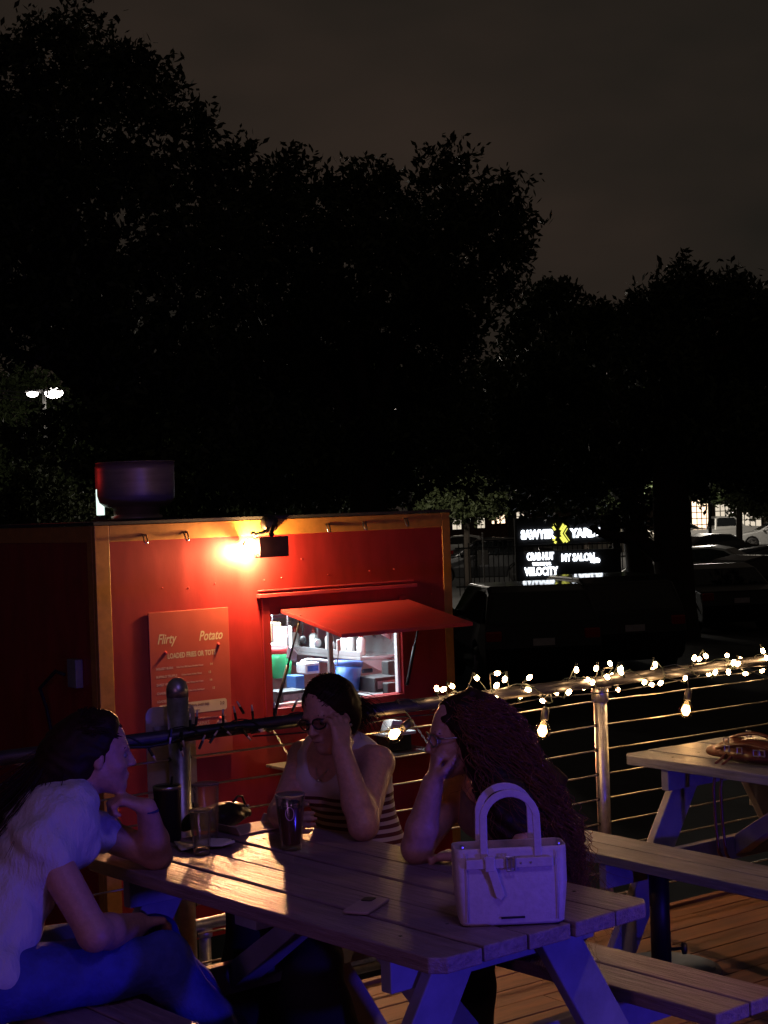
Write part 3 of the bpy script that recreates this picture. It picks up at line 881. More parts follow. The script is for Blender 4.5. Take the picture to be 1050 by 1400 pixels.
# ================================================================ picnic tables
def picnic_table(label, loc, rz, mtop, mleg):
    t = thing('picnic_table', label, 'picnic table', loc, rz, 'wooden picnic tables on the deck')
    w, g, L = .1415, .0085, .815
    for i in range(5):
        x0 = -.3705 + i * (w + g) - .003
        x1 = x0 + w
        c = .032
        d0, d1 = RND.uniform(-.006, .006), RND.uniform(-.006, .006)
        if i == 0:
            poly = [(x0, -L + c), (x0 + c, -L), (x1, -L), (x1, L), (x0 + c, L), (x0, L - c)]
        elif i == 4:
            poly = [(x0, -L), (x1 - c, -L), (x1, -L + c), (x1, L - c), (x1 - c, L), (x0, L)]
        else:
            poly = [(x0, -L + d0), (x1, -L + d0), (x1, L + d1), (x0, L + d1)]
        dz = (0, .002, -.001, .0015, 0)[i]
        MB().prism(poly, 2, .711 + dz, .750 + dz).build('top_plank', mtop, t, bevel=.004)
    for s in (-1, 1):
        for k in range(2):
            x0 = s * (.49 + k * .145) if s > 0 else s * (.49 + k * .145) - .137
            x1 = x0 + .137
            c = .04
            outer = (k == 1)
            lo, hi = (x0, x1)
            poly = [(lo, -.905), (hi, -.905), (hi, .905), (lo, .905)]
            if outer:
                poly = [(lo, -.905), (hi - c, -.905), (hi, -.905 + c), (hi, .905 - c), (hi - c, .905), (lo, .905)] if s > 0 else [(lo + c, -.905), (hi, -.905), (hi, .905), (lo + c, .905), (lo, .905 - c), (lo, -.905 + c)]
            MB().prism(poly, 2, .412, .450).build('bench_plank', mtop, t, bevel=.004)
    for y in (-.60, .60):
        MB().box((-.35, y - .019, .625), (.35, y + .019, .7095)).build('cleat', mleg, t, bevel=.003)
        MB().box((-.76, y - .058 * (1 if y > 0 else -1) - .019, .318), (.76, y - .058 * (1 if y > 0 else -1) + .019, .4105)).build('bench_beam', mleg, t, bevel=.003)
        ys = y + .0395 * (1 if y > 0 else -1)
        for s in (-1, 1):
            a, b = (s * .155, .7095), (s * .60, 0)
            poly = [(a[0] - .072, a[1]), (a[0] + .072, a[1]), (b[0] + .075, b[1]), (b[0] - .075, b[1])]
            MB().prism(poly, 1, y + (.0205 if y > 0 else -.0585), y + (.0585 if y > 0 else -.0205)).build('leg', mleg, t, bevel=.004)
        yb = y - (.08 if y > 0 else -.08)
        s = 1 if y > 0 else -1
        MB().prism([(yb, .335), (yb, .42), (.055 * s, .7095), (-.03 * s, .7095)], 0, -.045, .045).build('diagonal_brace', mleg, t, bevel=.003)
    MB().box((-.34, -.05, .672), (.34, .05, .7095)).build('cleat', mleg, t, bevel=.003)
    for i in range(5):
        for y in (-.60, .60):
            x = -.30 + i * .15
            MB().lathe([(.001, .0012), (.005, .001), (.0055, 0)], (x, y, .7515), 6).build('screw', M_black, t)
    return t

t1l = Dk(2.762, 3.570, 0, TT)
table1 = picnic_table('weathered picnic table where three women sit, holding the drinks and pale handbag', t1l, TT, M_paint, M_bluep)
table2 = picnic_table('empty pale picnic table by the lit railing with a brown bag on it', Dk(4.985, 3.865, 0), TH, M_paint2, M_bluep)
ZT = .7525

us = thing('umbrella_stand', 'black umbrella stand tube with a side knob beside the empty table', 'umbrella stand', Wd(905, 1331, 6.03) * 1, 0)
us.location.z = 0.0
XF[us.name] = Matrix.Translation(us.location)
tb = MB().lathe([(.038, .02), (.038, .40), (.034, .40), (.034, .10)], (0, 0, 0), 20); tb.build('tube', M_black, us, smooth=True)
MB().lathe([(.22, .0), (.22, .018), (.20, .026), (.05, .032)], (0, 0, 0), 32).build('base_plate', M_black, us, smooth=False)
kb = MB().lathe([(.006, 0), (.006, .04), (.022, .042), (.022, .058), (.006, .06)], (.036, 0, .09), 10, Matrix.Rotation(rad(90), 3, 'Y')); kb.build('knob', M_black, us, smooth=True)

# ---------------------------------------------------------------- things on the first table
def on_table(px, py, z=ZT):
    r = FW + RT * ((px - 525) / FPX) + UP * ((700 - py) / FPX)
    t = (z - CAM.z) / r.z
    return CAM + r * t

M_thin = thin_glass('thin_tumbler_glass', (.96, .95, .94), 2.3, .18, 2.4, .010)
M_rim = thin_glass('glass_rim_glint', (.96, .95, .94), 2.3, .12, 1.6, .40)  # milkiness stands in for lamplight glinting along the rim
def glass(label, px, py, r0, r1, h, base=.012, wall=.0028, y=None):
    c = on_table(px, py)
    g = thing('drinking_glass', label, 'drinking glass', c, 0)
    prof = [(.001, 0), (r0, 0), (r0 * 1.02, .004), (r1, h - .002), (r1 - wall * .5, h), (r1 - wall, h - .002), (r0 - wall, base + .004), (r0 * .6, base), (.001, base)]
    MB().lathe(prof, (0, 0, 0), 32).build('glass', M_thin, g, smooth=True)
    MB().lathe([(.001, .001), (r0 * .97, .001), (r0 * .99, base * .6), (r0 * .6, base * .9), (.001, base * .95)], (0, 0, 0), 24).build('base', M_thin, g, smooth=True)
    MB().lathe([(r1 - wall, h - .0035), (r1 + .0006, h - .0035), (r1 + .0006, h + .001), (r1 - wall, h + .001), (r1 - wall, h - .0035)], (0, 0, 0), 32).build('rim', M_rim, g, smooth=True)
    return g, c
g1, c1 = glass('small empty tumbler, foremost of the glasses on the left of the table', 276, 1168, .025, .0345, .135, .022)
g2, c2 = glass('tall clear glass behind the small tumbler', 284, 1150, .033, .041, .182, .014)
g3, c3 = glass('pint glass of dark drink in the hand of the woman in a striped top', 399, 1161, .030, .046, .168, .016)
liq = MB().lathe([(.001, .017), (.0275, .017), (.0405, .128), (.001, .128)], (0, 0, 0), 28)
liq.build('drink', mat('dark_beer', (.075, .030, .016), .1, var=0, trans=0), g3, smooth=False)
ice = MB()
for i in range(5):
    a = RND.uniform(0, 6.28)
    ice.box((-.011, -.011, -.011), (.011, .011, .011), Matrix.Translation((.018 * math.cos(a), .018 * math.sin(a), .133 + .006 * (i % 2))) @ Matrix.Rotation(RND.uniform(0, 1.5), 4, Vector((1, .4, .3)).normalized()))
ice.build('ice', M_gls, g3, bevel=.003)
# printed crest on the pint glass
MB().tube([(.0405 * math.sin(t), -.0415 * math.cos(t), .115 + .02 * math.cos(s)) for s in np.linspace(0, 6.28, 14) for t in (.32 * math.sin(s),)], .0012, 4).build('print', M_pink, g3)
ct = on_table(231, 1149)
tm = thing('tumbler', 'tall black steel tumbler beside the elbow of the woman in jeans', 'tumbler', ct, 0)
MB().lathe([(.001, 0), (.036, 0), (.039, .004), (.044, .165), (.0435, .168)], (0, 0, 0), 32).build('body', M_black, tm, smooth=True)
MB().lathe([(.0440, .163), (.0452, .166), (.0452, .173), (.042, .175), (.041, .165)], (0, 0, 0), 32).build('steel_rim', M_steel, tm, smooth=True)
MB().lathe([(.041, .166), (.040, .170), (.001, .170)], (0, 0, 0), 24).build('lid', thin_glass('lid_plastic', (.5, .5, .5), 1.), tm)
MB().tube([(.012, .01, .172), (.016, .012, .20)], .004, 8).build('sipper', M_black, tm)
# folded napkins
cn = on_table(272, 1160)
nk = thing('napkin', 'crumpled white paper napkin under the small tumbler', 'napkin', cn + Vector((.015, .02, 0)), rad(20))
nm = MB()
gr = 9
for i in range(gr):
    for j in range(gr):
        u, v = i / (gr - 1) - .5, j / (gr - 1) - .5
        nm.v.append((u * .17, v * .10, .004 + .012 * abs(math.sin(5 * u + 2 * v)) * (.4 + abs(u)) + .006 * math.sin(9 * v + 3 * u) ** 2))
nm.f = [(i * gr + j, (i + 1) * gr + j, (i + 1) * gr + j + 1, i * gr + j + 1) for i in range(gr - 1) for j in range(gr - 1)]
no = nm.build('sheet', M_paper, nk, smooth=True)
so = no.modifiers.new('thick', 'SOLIDIFY'); so.thickness = .0015
# paper-lined food tray at the far end
cf = on_table(343, 1133)
ft = thing('paper_tray', 'pale paper food tray at the far end of the table by the glasses', 'tray', cf, TT)
MB().prism([(-.09, 0), (.09, 0), (.105, .028), (.100, .028), (.087, .004), (-.087, .004), (-.100, .028), (-.105, .028)], 1, -.07, .07).build('tray', mat('kraft', (.58, .42, .30), .6, var=.1, scale=14), ft, bevel=.002)
cb = on_table(290, 1140)
bg = thing('black_pouch', 'slouched black pouch behind the tall glass', 'pouch', cb + Vector((0, .10, 0)), TT)
cw = cb + Vector((0, .10, 0))
v, fcs = sculpt([('e', (0, 0, .03), (.115, .06, .036), I3, .02), ('e', (.05, .01, .045), (.07, .05, .03), I3, .02), ('c', (.10, 0, .04), (.135, .01, .028), .02, .015, .02), ('c', (-.09, 0, .035), (-.125, 0, .02), .022, .014, .02)], .0055, (.0016, 90))
link_mesh('body', v, fcs, mat('black_leather', (.014, .011, .012), .32, var=.2, scale=30, bump=.4), bg, True)
MB().tube([(.06, -.02, .078), (.085, -.01, .092), (.11, 0, .088), (.12, 0, .06)], .004, 6).build('strap', M_black, bg, smooth=True)
MB().ball((.122, -.012, .056), .006, 8, 5).build('stud', M_steel, bg, smooth=True)
# phone
cp_ = on_table(501, 1241)
ph = thing('phone', 'phone in a pale case lying face down in front of the handbag', 'phone', cp_, rad(4))
MB().prism(rrect(-.0365, -.075, .0365, .075, .012), 2, 0.0005, .009).build('body', mat('phone_case', (.33, .25, .23), .4, var=.1), ph, bevel=.003)
ph.rotation_euler.z = TT - rad(62)
ca = MB(); ca.prism(rrect(-.030, .028, .002, .066, .008), 2, .0092, .0115); ca.build('camera_bump', M_black, ph, bevel=.001)
# white cable
cc = [on_table(*p) + Vector((0, 0, .003)) for p in ((558, 1168), (585, 1176), (606, 1178), (622, 1172), (640, 1176), (655, 1180))]
ck = thing('earphone_cable', 'thin white cable on the table beside the pale handbag', 'cable', on_table(600, 1176), 0)
MB().tube(cc, .0032, 6).build('cord', M_white, ck, True, world=True)

# ---------------------------------------------------------------- pale handbag
hb_c = on_table(698, 1257)
hb = thing('handbag', 'pale leather handbag with two arched handles and a buckled belt', 'handbag', hb_c, rad(3))
M_lea = mat('pale_leather', (.52, .44, .42), .42, var=.07, scale=60, bump=.5)
bw2, bh2, bd = .137, .188, .062
bm = MB()
prof = []
for z, wx, dy in ((0, .122, .052), (.006, .128, .058), (.10, .137, .062), (.178, .138, .052), (bh2, .138, .048)):
    prof.append((z, wx, dy))
def loop(wx, dy, r=.02):
    o = []
    for cx, cy, a in ((wx - r, dy - r, 0), (-wx + r, dy - r, 90), (-wx + r, -dy + r, 180), (wx - r, -dy + r, 270)):
        for k in range(5):
            t = rad(a + 22.5 * k)
            o.append((cx + r * math.cos(t), cy + r * math.sin(t)))
    return o
rings = [[(x, y, z) for x, y in loop(wx, dy)] for z, wx, dy in prof] + [[(x, y, bh2) for x, y in loop(.133, .043)], [(x, y, .13) for x, y in loop(.130, .052)]]
n = len(rings[0])
bm.v = [p for r in rings for p in r]
bm.f = [(i * n + k, i * n + (k + 1) % n, (i + 1) * n + (k + 1) % n, (i + 1) * n + k) for i in range(len(rings) - 1) for k in range(n)] + [tuple(range(n))[::-1], tuple((len(rings) - 1) * n + k for k in range(n))]
bm.build('body', M_lea, hb, smooth=True, bevel=.002)
for s in (-1, 1):
    yy = s * .050
    pt = [(-.078 + .002 * k, yy, .165 + k * .04) for k in range(2)]
    arc = [(.066 * math.cos(math.pi - t), yy, .255 + .066 * math.sin(t)) for t in np.linspace(.0, math.pi, 17)]
    path = [(-.066, yy + s * .004, .150), (-.066, yy + s * .004, .205)] + arc[1:-1] + [(.066, yy + s * .004, .205), (.066, yy + s * .004, .150)]
    hm = MB()
    for i in range(len(path)):
        a, b = Vector(path[max(0, i - 1)]), Vector(path[min(len(path) - 1, i + 1)])
        tn = (b - a).normalized()
        nn = Vector((tn.z, 0, -tn.x))
        w = .0092
        p = Vector(path[i])
        for u, d in ((-w, -.0032), (w, -.0032), (w, .0032), (-w, .0032)):
            hm.v.append(tuple(p + nn * u + Vector((0, d, 0))))
    m = len(path)
    hm.f = [(i * 4 + k, i * 4 + (k + 1) % 4, i * 4 + 4 + (k + 1) % 4, i * 4 + 4 + k) for i in range(m - 1) for k in range(4)] + [(0, 1, 2, 3), tuple((m - 1) * 4 + k for k in (3, 2, 1, 0))]
    hm.build('handle', M_lea, hb, smooth=False, bevel=.002)
fy = -.0655
MB().box((-.112, fy - .003, .142), (.100, fy + .006, .166)).build('belt', M_lea, hb, bevel=.002)
MB().prism([(-.070, .172), (-.048, .172), (-.020, .078), (-.030, .066), (-.042, .074)], 1, fy - .008, fy - .0035).build('belt_tail', M_lea, hb, bevel=.0015)
MB().box((-.066, fy - .009, .136), (-.042, fy - .0035, .174)).build('belt_loop', M_lea, hb, bevel=.002)
MB().tube([(-.014, fy - .007, .137), (.006, fy - .007, .137), (.006, fy - .007, .171), (-.014, fy - .007, .171), (-.014, fy - .007, .137)], .0024, 6).build('buckle', M_steel, hb)
MB().tube([(-.004, fy - .007, .136), (-.004, fy - .007, .172)], .002, 6).build('buckle_pin', M_steel, hb)
for x in (.022, .046):
    MB().ball((x, fy - .003, .154), .003, 8, 4).build('eyelet', M_steel, hb)
MB().box((-.030, fy + .002, .018), (.028, fy + .0075, .0225)).build('name_bar', M_black, hb)
for x in (-.110, .110):
    MB().tube([(x, -.0625, .012), (x, -.0665, .10), (x, -.0565, .178)], .0013, 5).build('seam', M_lea, hb, smooth=True)
for x in (-.118, .118):
    MB().ball((x, -.040, .192), .006, 8, 5).build('stud', M_steel, hb)

# brown bag on the second table
def on2(px, py, z=ZT):
    return on_table(px, py, z)
lb = thing('leather_bag', 'slouched brown leather bag with buckles on the empty table', 'bag', on2(1030, 1040), TH)
M_brn = mat('brown_leather', (.115, .035, .018), .30, var=.25, scale=16, bump=.6)
v, fcs = sculpt([('e', (.0, -.03, .035), (.10, .20, .040), I3, .02), ('e', (.02, .02, .05), (.08, .13, .035), I3, .02), ('c', (-.02, .13, .03), (-.03, .19, .022), .03, .02, .02), ('c', (.0, -.2, .03), (0, -.3, .03), .035, .03, .03)], .008, (.002, 60))
link_mesh('body', v, fcs, M_brn, lb, True)
for z, y0, y1, x in ((.098, .11, -.14, .0), (.066, .12, -.22, -.075)):
    MB().tube([(x, y0 + (y1 - y0) * t, z - .02 + .028 * math.sin(math.pi * t)) for t in np.linspace(0, 1, 14)], .0075, 6).build('strap', M_brn, lb, smooth=True)
for y, x, z in ((.05, -.092, .052), (-.02, -.10, .052), (-.10, -.10, .05), (-.13, -.10, .052), (.09, -.05, .075), (.02, .0, .10)):
    MB().tube([(x, y - .012, z - .01), (x, y + .012, z - .01), (x, y + .012, z + .012), (x, y - .012, z + .012), (x, y - .012, z - .01)], .0032, 6).build('buckle', M_steel, lb)
for y in (.025, .06):
    MB().tube([(-.08, y, .03), (-.135, y + .01, .0), (-.15, y + .012, -.10), (-.15, y + .008, -.22), (-.145, y, -.34), (-.14, y - .02, -.37)], .006, 6).build('hanging_strap', M_brn, lb, smooth=True)

# ================================================================ people
def skin(name, c):
    m = mat(name, c, .46, var=.10, scale=60, bump=.5)
    b = m.node_tree.nodes['Principled BSDF']
    b.inputs['Subsurface Weight'].default_value = .08
    b.inputs['Subsurface Radius'].default_value = (.02, .008, .004)
    return m

def headpts(c, fwd, up, s=.94):
    X, Y, Z = axes(fwd, up)
    c = Vector(c)
    L = lambda x, y, z: c + (X * x + Y * y + Z * z) * s
    A = (tuple(X), tuple(Y), tuple(Z))
    E = lambda x, y, z, r, k=.02: ('e', L(x, y, z), tuple(q * s for q in r), A, k)
    P = [E(-.012, 0, .035, (.100, .077, .092)), E(.030, 0, -.030, (.064, .060, .088), .03),
         ('c', L(-.005, .046, -.050), L(.068, .012, -.098), .022 * s, .019 * s, .03), ('c', L(-.005, -.046, -.050), L(.068, -.012, -.098), .022 * s, .019 * s, .03),
         E(.052, .036, -.030, (.030, .024, .026)), E(.052, -.036, -.030, (.030, .024, .026)),
         ('c', L(.082, -.036, .022), L(.082, .036, .022), .010 * s, .010 * s, .015),
         ('c', L(.090, 0, .014), L(.112, 0, -.028), .0075 * s, .0115 * s, .010), E(.101, .012, -.032, (.010, .008, .008), .006), E(.101, -.012, -.032, (.010, .008, .008), .006),
         ('-e', L(.097, .033, .002), (.016 * s, .018 * s, .012 * s), A, .012), ('-e', L(.097, -.033, .002), (.016 * s, .018 * s, .012 * s), A, .012),
         ('c', L(.093, -.017, -.059), L(.093, .017, -.059), .0062 * s, .0062 * s, .005), ('c', L(.091, -.014, -.071), L(.091, .014, -.071), .0072 * s, .0072 * s, .005),
         E(-.004, .078, -.008, (.018, .008, .031), .006), E(-.004, -.078, -.008, (.018, .008, .031), .006)]
    return P, L, A

def handpts(w, d, n, side, curls=(35, 45, 30), s=.94, spread=0.):
    d = Vector(d).normalized()
    n = Vector(n); n = (n - d * n.dot(d)).normalized()
    a = d.cross(n) * side
    w = Vector(w)
    P, k = [], .006
    for i in range(4):
        off = (1.5 - i) * .0195
        kn = w + (d * (.086 - .005 * abs(i - 1.2)) + a * off) * s
        P.append(('c', w + (a * off * .55 + d * .012) * s, kn, .0155 * s, .0118 * s, .012))
        dr, ang = d, 0
        dd = (d + a * spread * (1.5 - i)).normalized()
        sc = (.93, 1, .95, .78)[i] * s
        p = kn
        for ln, cu, r0, r1 in ((.041, curls[0], .0100, .0088), (.025, curls[1], .0088, .0080), (.021, curls[2], .0080, .0070)):
            ang += rad(cu + 3 * i)
            v = dd * math.cos(ang) + n * math.sin(ang)
            p2 = p + v * ln * sc
            P.append(('c', p, p2, r0 * s, r1 * s, k))
            p = p2
    t0 = w + (d * .022 + a * .022) * s
    t1 = t0 + (d * .55 + a * .62 + n * .38).normalized() * .042 * s
    t2 = t1 + (d * .80 + a * .18 + n * .45).normalized() * .032 * s
    t3 = t2 + (d * .88 - a * .05 + n * .40).normalized() * .024 * s
    P += [('c', t0, t1, .0165 * s, .0125 * s, .01), ('c', t1, t2, .0118 * s, .0105 * s, k), ('c', t2, t3, .0105 * s, .0085 * s, k)]
    return P

def bez(a, b, c, t):
    return a * (1 - t) ** 2 + b * 2 * t * (1 - t) + c * t * t

def torso(H, C, N, left, grow=0., bust=.062, top=True, slim=1.):
    H, C, N, left = Vector(H), Vector(C), Vector(N), Vector(left).normalized()
    mid = C * 2 - (H + N) * .5
    P = []
    for t, rx, ry in ((0, .115, .165), (.18, .112, .150), (.36, .103, .132), (.54, .108, .140), (.72, .108, .150), (.86, .082, .140)):
        p = bez(H, mid, N, t)
        tn = (bez(H, mid, N, min(1, t + .05)) - bez(H, mid, N, max(0, t - .05))).normalized()
        Y = (left - tn * left.dot(tn)).normalized()
        X = Y.cross(tn)
        P.append(('e', p, (rx * slim + grow, ry * slim + grow, .095 + grow), (tuple(X), tuple(Y), tuple(tn)), .06))
        if abs(t - .72) < .01 and bust:
            for s in (-1, 1):
                P.append(('e', p + X * .075 + Y * s * .072 - tn * .01, (bust + grow,) * 3, I3, .04))
    return P

def arm(S, E, W, g=0., s=1.):
    S, E, W = Vector(S), Vector(E), Vector(W)
    return [('c', S, E, (.046 + g) * s, (.038 + g) * s, .03), ('c', E, E.lerp(W, .3), (.038 + g) * s, (.039 + g) * s, .02), ('c', E.lerp(W, .3), W, (.039 + g) * s, (.0255 + g) * s, .02)]

def leg(H, K, A, g=0., foot=None, wide=1.):
    H, K, A = Vector(H), Vector(K), Vector(A)
    P = [('c', H, K, .083 + g, .058 + g, .04), ('c', K, K.lerp(A, .35), .057 + g, .056 + g, .03), ('c', K.lerp(A, .35), A, .056 + g, (.036 + g) * wide, .03)]
    if foot is not None:
        F = Vector(foot).normalized()
        P += [('c', A + Vector((0, 0, -.03)), A + F * .14 + Vector((0, 0, -.045)), .036, .026, .03)]
    return P

def eyes(L, A, s, par):
    for y in (.032, -.032):
        c = L(.077, y, .0)
        e = MB().ball((c.x, c.y, c.z), .0118 * s, 12, 8).build('eye', mat('eye_white', (.20, .17, .16), .3, var=0), par, True, world=True)
        c2 = L(.0845, y, -.001)
        XF[e.name] = XF[par.name]
        MB().ball((c2.x, c2.y, c2.z), .0055 * s, 8, 6).build('iris', mat('eye_dark', (.02, .012, .008), .15, var=0), e, True, world=True)
        XF[e.name] = XF[par.name]
    mo = MB().tube([L(.094, -.019, -.0655), L(.0985, -.007, -.065), L(.0985, .007, -.065), L(.094, .019, -.0655)], .0016, 5)
    mo.build('mouth_line', mat('lip_dark', (.16, .05, .045), .5, var=0), par, True, world=True)
    for sgn in (1, -1):
        MB().tube([L(.086, sgn * .018, .024), L(.089, sgn * .033, .029), L(.078, sgn * .050, .023)], [.0026, .003, .0014], 5).build('eyebrow', mat('brow', (.02, .012, .008), .8, var=0), par, True, world=True)

def hairmat(name, c):
    return mat(name, c, .55, var=.3, scale=40, spec=.14)

def person(label, base):
    return thing('person', label, 'person', base, 0)

V = Vector
# ---- woman in pale tee and jeans, at the left --------------------------------
pl = person('seated woman in a pale tee and blue jeans, chin on her fist', (-.98, 4.35, 0))
f1 = V((.84, .54, 0)).normalized()
l1 = V((-f1.y, f1.x, 0))
H, C, N = V((-1.15, 4.33, .55)), V((-1.02, 4.47, .83)), V((-.915, 4.555, .990))
hc = V((-.845, 4.60, 1.105))
hf = V((.95, .28, -.06))
HP, HL, HA = headpts(hc, hf, (.03, .0, 1), .93)
rs, re, rw = V((-.965, 4.385, .905)), V((-.815, 4.31, .665)), V((-.73, 4.52, .635))
lsd, le, lw = V((-.945, 4.665, .905)), V((-.700, 4.70, .790)), V((-.708, 4.600, .945))
P = torso(H, C, N, l1, slim=.90, bust=.045) + HP
P += [('c', HL(-.028, 0, -.06), N + V((-.01, 0, -.02)), .050, .054, .03), ('c', N + V((0, 0, -.03)), rs, .052, .048, .04), ('c', N + V((0, 0, -.03)), lsd, .052, .048, .04)]
P += arm(rs, re, rw, .006) + arm(lsd, le, lw, .004)
P += handpts(rw, V((.10, .16, -.02)), V((.1, 0, -1)), 1, (25, 30, 20))
P += handpts(lw, V((-.90, -.08, .42)), V((.1, .1, -1)), -1, (48, 62, 40))
hipR, hipL = H + l1 * -.085, H + l1 * .085
kR, kL = V((-.665, 4.50, .53)), V((-.72, 4.70, .53))
aR, aL = V((-.40, 4.56, .09)), V((-.45, 4.80, .09))
P += leg(hipR, kR, aR, 0, (.8, .4, 0)) + leg(hipL, kL, aL, 0, (.8, .4, 0))
v, fc_ = sculpt(P, .0052)
link_mesh('body', v, fc_, skin('skin_tan', (.44, .24, .165)), pl, True, world=True)
eyes(HL, HA, .93, pl)
T = torso(H, C, N, l1, .013, slim=.92, bust=.045) + [('c', N + V((-.025, 0, -.055)), rs, .050, .054, .05), ('c', N + V((-.025, 0, -.055)), lsd, .050, .054, .05),
    ('c', rs, rs.lerp(re, .24), .056, .058, .03), ('c', lsd, lsd.lerp(le, .40), .060, .058, .03)]
T += [('e', H + V((0, 0, .035)), (.135, .195, .10), (tuple(f1), tuple(l1), (0, 0, 1)), .05), ('cut', H + V((0, 0, -.02)), (C - H).normalized() * -1)]
v, fc_ = sculpt(T, .0065, (.0030, 40))
link_mesh('tee_shirt', v, fc_, mat('pale_cotton', (.50, .48, .49), .8, var=.06, scale=9, bump=5, stretch=(1.6, 1.6, .6)), pl, True, world=True)
J = [('e', H + V((0, 0, -.03)), (.11, .155, .09), (tuple(f1), tuple(l1), (0, 0, 1)), .06)] + leg(hipR, kR, aR, .020, None, 1.75) + leg(hipL, kL, aL, .020, None, 1.75)
v, fc_ = sculpt(J, .008, (.0032, 26))
link_mesh('jeans', v, fc_, mat('blue_denim', (.035, .05, .27), .75, var=.25, scale=12, bump=3), pl, True, world=True)
M_dark = hairmat('dark_brown_hair', (.022, .0105, .006))
X_, Y_, Z_ = [V(a) for a in HA]
cap = [('e', HL(-.028, 0, .036), (.100, .085, .093), HA, .03), ('e', HL(-.085, 0, -.01), (.072, .085, .085), HA, .04),
       ('c', HL(-.10, 0, -.03), V((-1.00, 4.56, 1.00)), .078, .068, .05), ('c', V((-1.00, 4.56, 1.00)), V((-1.09, 4.54, .90)), .062, .036, .04),
       ('e', HL(.018, 0, .095), (.042, .058, .030), HA, .03),
       ('-e', HL(.094, 0, -.030), (.074, .14, .108), HA, .016)]
v, fc_ = sculpt(cap, .006, (.0018, 75))
hair = link_mesh('hair', v, fc_, M_dark, pl, True, world=True)
def flow(seeds, targets, m=16, jit=.004, curl=0., freq=0.):
    n = len(seeds)
    t = np.linspace(0, 1, m)[None, :, None]
    a, b = seeds[:, None, :], targets[:, None, :]
    return a, b, t
def comb(HL, tail, n, r, seedpar, fan=1., wave=.002):
    """strands from the hairline over the cap to the nape, then down a tail polyline"""
    out = []
    for _ in range(n):
        th = NR.uniform(-1.25, 1.25)
        fr = NR.uniform(0, 1)
        hx = .075 - .13 * fr
        ring = []
        for u in np.linspace(0, 1, 9):
            x = hx + (-.10 - hx) * u
            hgt = math.sqrt(max(0, 1 - ((x + .028) / .108) ** 2))
            ring.append(HL(x, math.sin(th * (1 - .5 * u)) * .094 * hgt, .036 + (math.cos(th * (1 - .5 * u)) * .104 * hgt) * (1 - .35 * u) - .03 * u))
        o = V((NR.normal(0, .018), NR.normal(0, .018), NR.normal(0, .012))) * fan
        for k, p in enumerate(tail):
            ring.append(V(p) + o * (1 + .5 * k))
        arr = np.array(ring)
        idx = np.linspace(0, len(arr) - 1, 26)
        i0 = np.clip(idx.astype(int), 0, len(arr) - 2)
        w = (idx - i0)[:, None]
        s = arr[i0] * (1 - w) + arr[i0 + 1] * w
        for _ in range(2):
            s[1:-1] = (s[:-2] + 2 * s[1:-1] + s[2:]) / 4
        tt = np.linspace(0, 1, len(s))[:, None]
        s += wave * tt * np.sin(tt * NR.uniform(14, 24) + NR.uniform(0, 6)) * NR.normal(0, 1, (1, 3))
        out.append(s + NR.normal(0, .003, 3))
    return np.array(out)
S_ = comb(HL, [(-.985, 4.565, 1.04), (-1.03, 4.55, .98), (-1.075, 4.54, .92), (-1.11, 4.53, .85)], 700, .0016, None, 2.0, .006)
v, fc_ = strand_mesh(S_, .0017)
XF[hair.name] = XF[pl.name]
link_mesh('strands', v, fc_, M_dark, hair, True, world=True)
br_ = MB().tube([lw.lerp(le, .06) + V((.030 * math.cos(t), .030 * math.sin(t), .0)) for t in np.linspace(0, 6.28, 15)], .0045, 6)
br_.build('hair_tie', mat('navy_cloth', (.03, .03, .12), .8), pl, True, world=True)

# ---- woman in striped tank top and glasses, in the middle ---------------------
pm = person('seated woman in a striped tank top and glasses, looking down', (-.12, 5.4, 0))
f2 = V((-.62, -.78, 0)).normalized()
l2 = V((-f2.y, f2.x, 0))
H, C, N = V((-.10, 5.47, .54)), V((-.145, 5.41, .82)), V((-.185, 5.345, .985))
hc = V((-.205, 5.275, 1.108))
hf = V((-.55, -.76, -.24))
HP, HL, HA = headpts(hc, hf, (-.10, .05, 1), .93)
sR, eR, wR = V((-.300, 5.470, .945)), V((-.372, 5.285, .790)), V((-.335, 5.075, .800))
sL, eL, wL = V((-.050, 5.235, .950)), V((-.098, 5.000, .795)), V((-.160, 5.095, 1.012))
P = torso(H, C, N, l2, slim=1.0) + HP
P += [('c', HL(-.030, 0, -.06), N + V((0, 0, -.02)), .048, .052, .03), ('c', N + V((0, 0, -.03)), sR, .050, .048, .04), ('c', N + V((0, 0, -.03)), sL, .050, .050, .04)]
P += arm(sR, eR, wR, .004) + arm(sL, eL, wL, .007)
P += handpts(wR, V((.30, -.85, .12)), V((.9, .25, 0)), 1, (20, 42, 32), .93)
P += handpts(wL, V((-.02, .42, .85)), V((-.5, .6, -.2)), -1, (18, 24, 18), .95, .05)
hipR, hipL = H - l2 * .085, H + l2 * .085
kR, kL = V((-.47, 5.17, .54)), V((-.27, 5.02, .54))
aR, aL = V((-.47, 5.10, .09)), V((-.27, 4.98, .09))
P += leg(hipR, kR, aR, 0, (-.6, -.8, 0)) + leg(hipL, kL, aL, 0, (-.6, -.8, 0))
v, fc_ = sculpt(P, .0052)
link_mesh('body', v, fc_, skin('skin_warm', (.50, .29, .20)), pm, True, world=True)
eyes(HL, HA, .93, pm)
T = torso(H, C, N, l2, .010, slim=1.02)
for s, S in ((-1, sR), (1, sL)):
    st = N.lerp(S, .62) + V((0, 0, .030))
    T += [('c', C + f2 * .085 + l2 * s * .055 + V((0, 0, .06)), st, .030, .022, .02), ('c', C - f2 * .075 + l2 * s * .055 + V((0, 0, .08)), st, .030, .022, .02)]
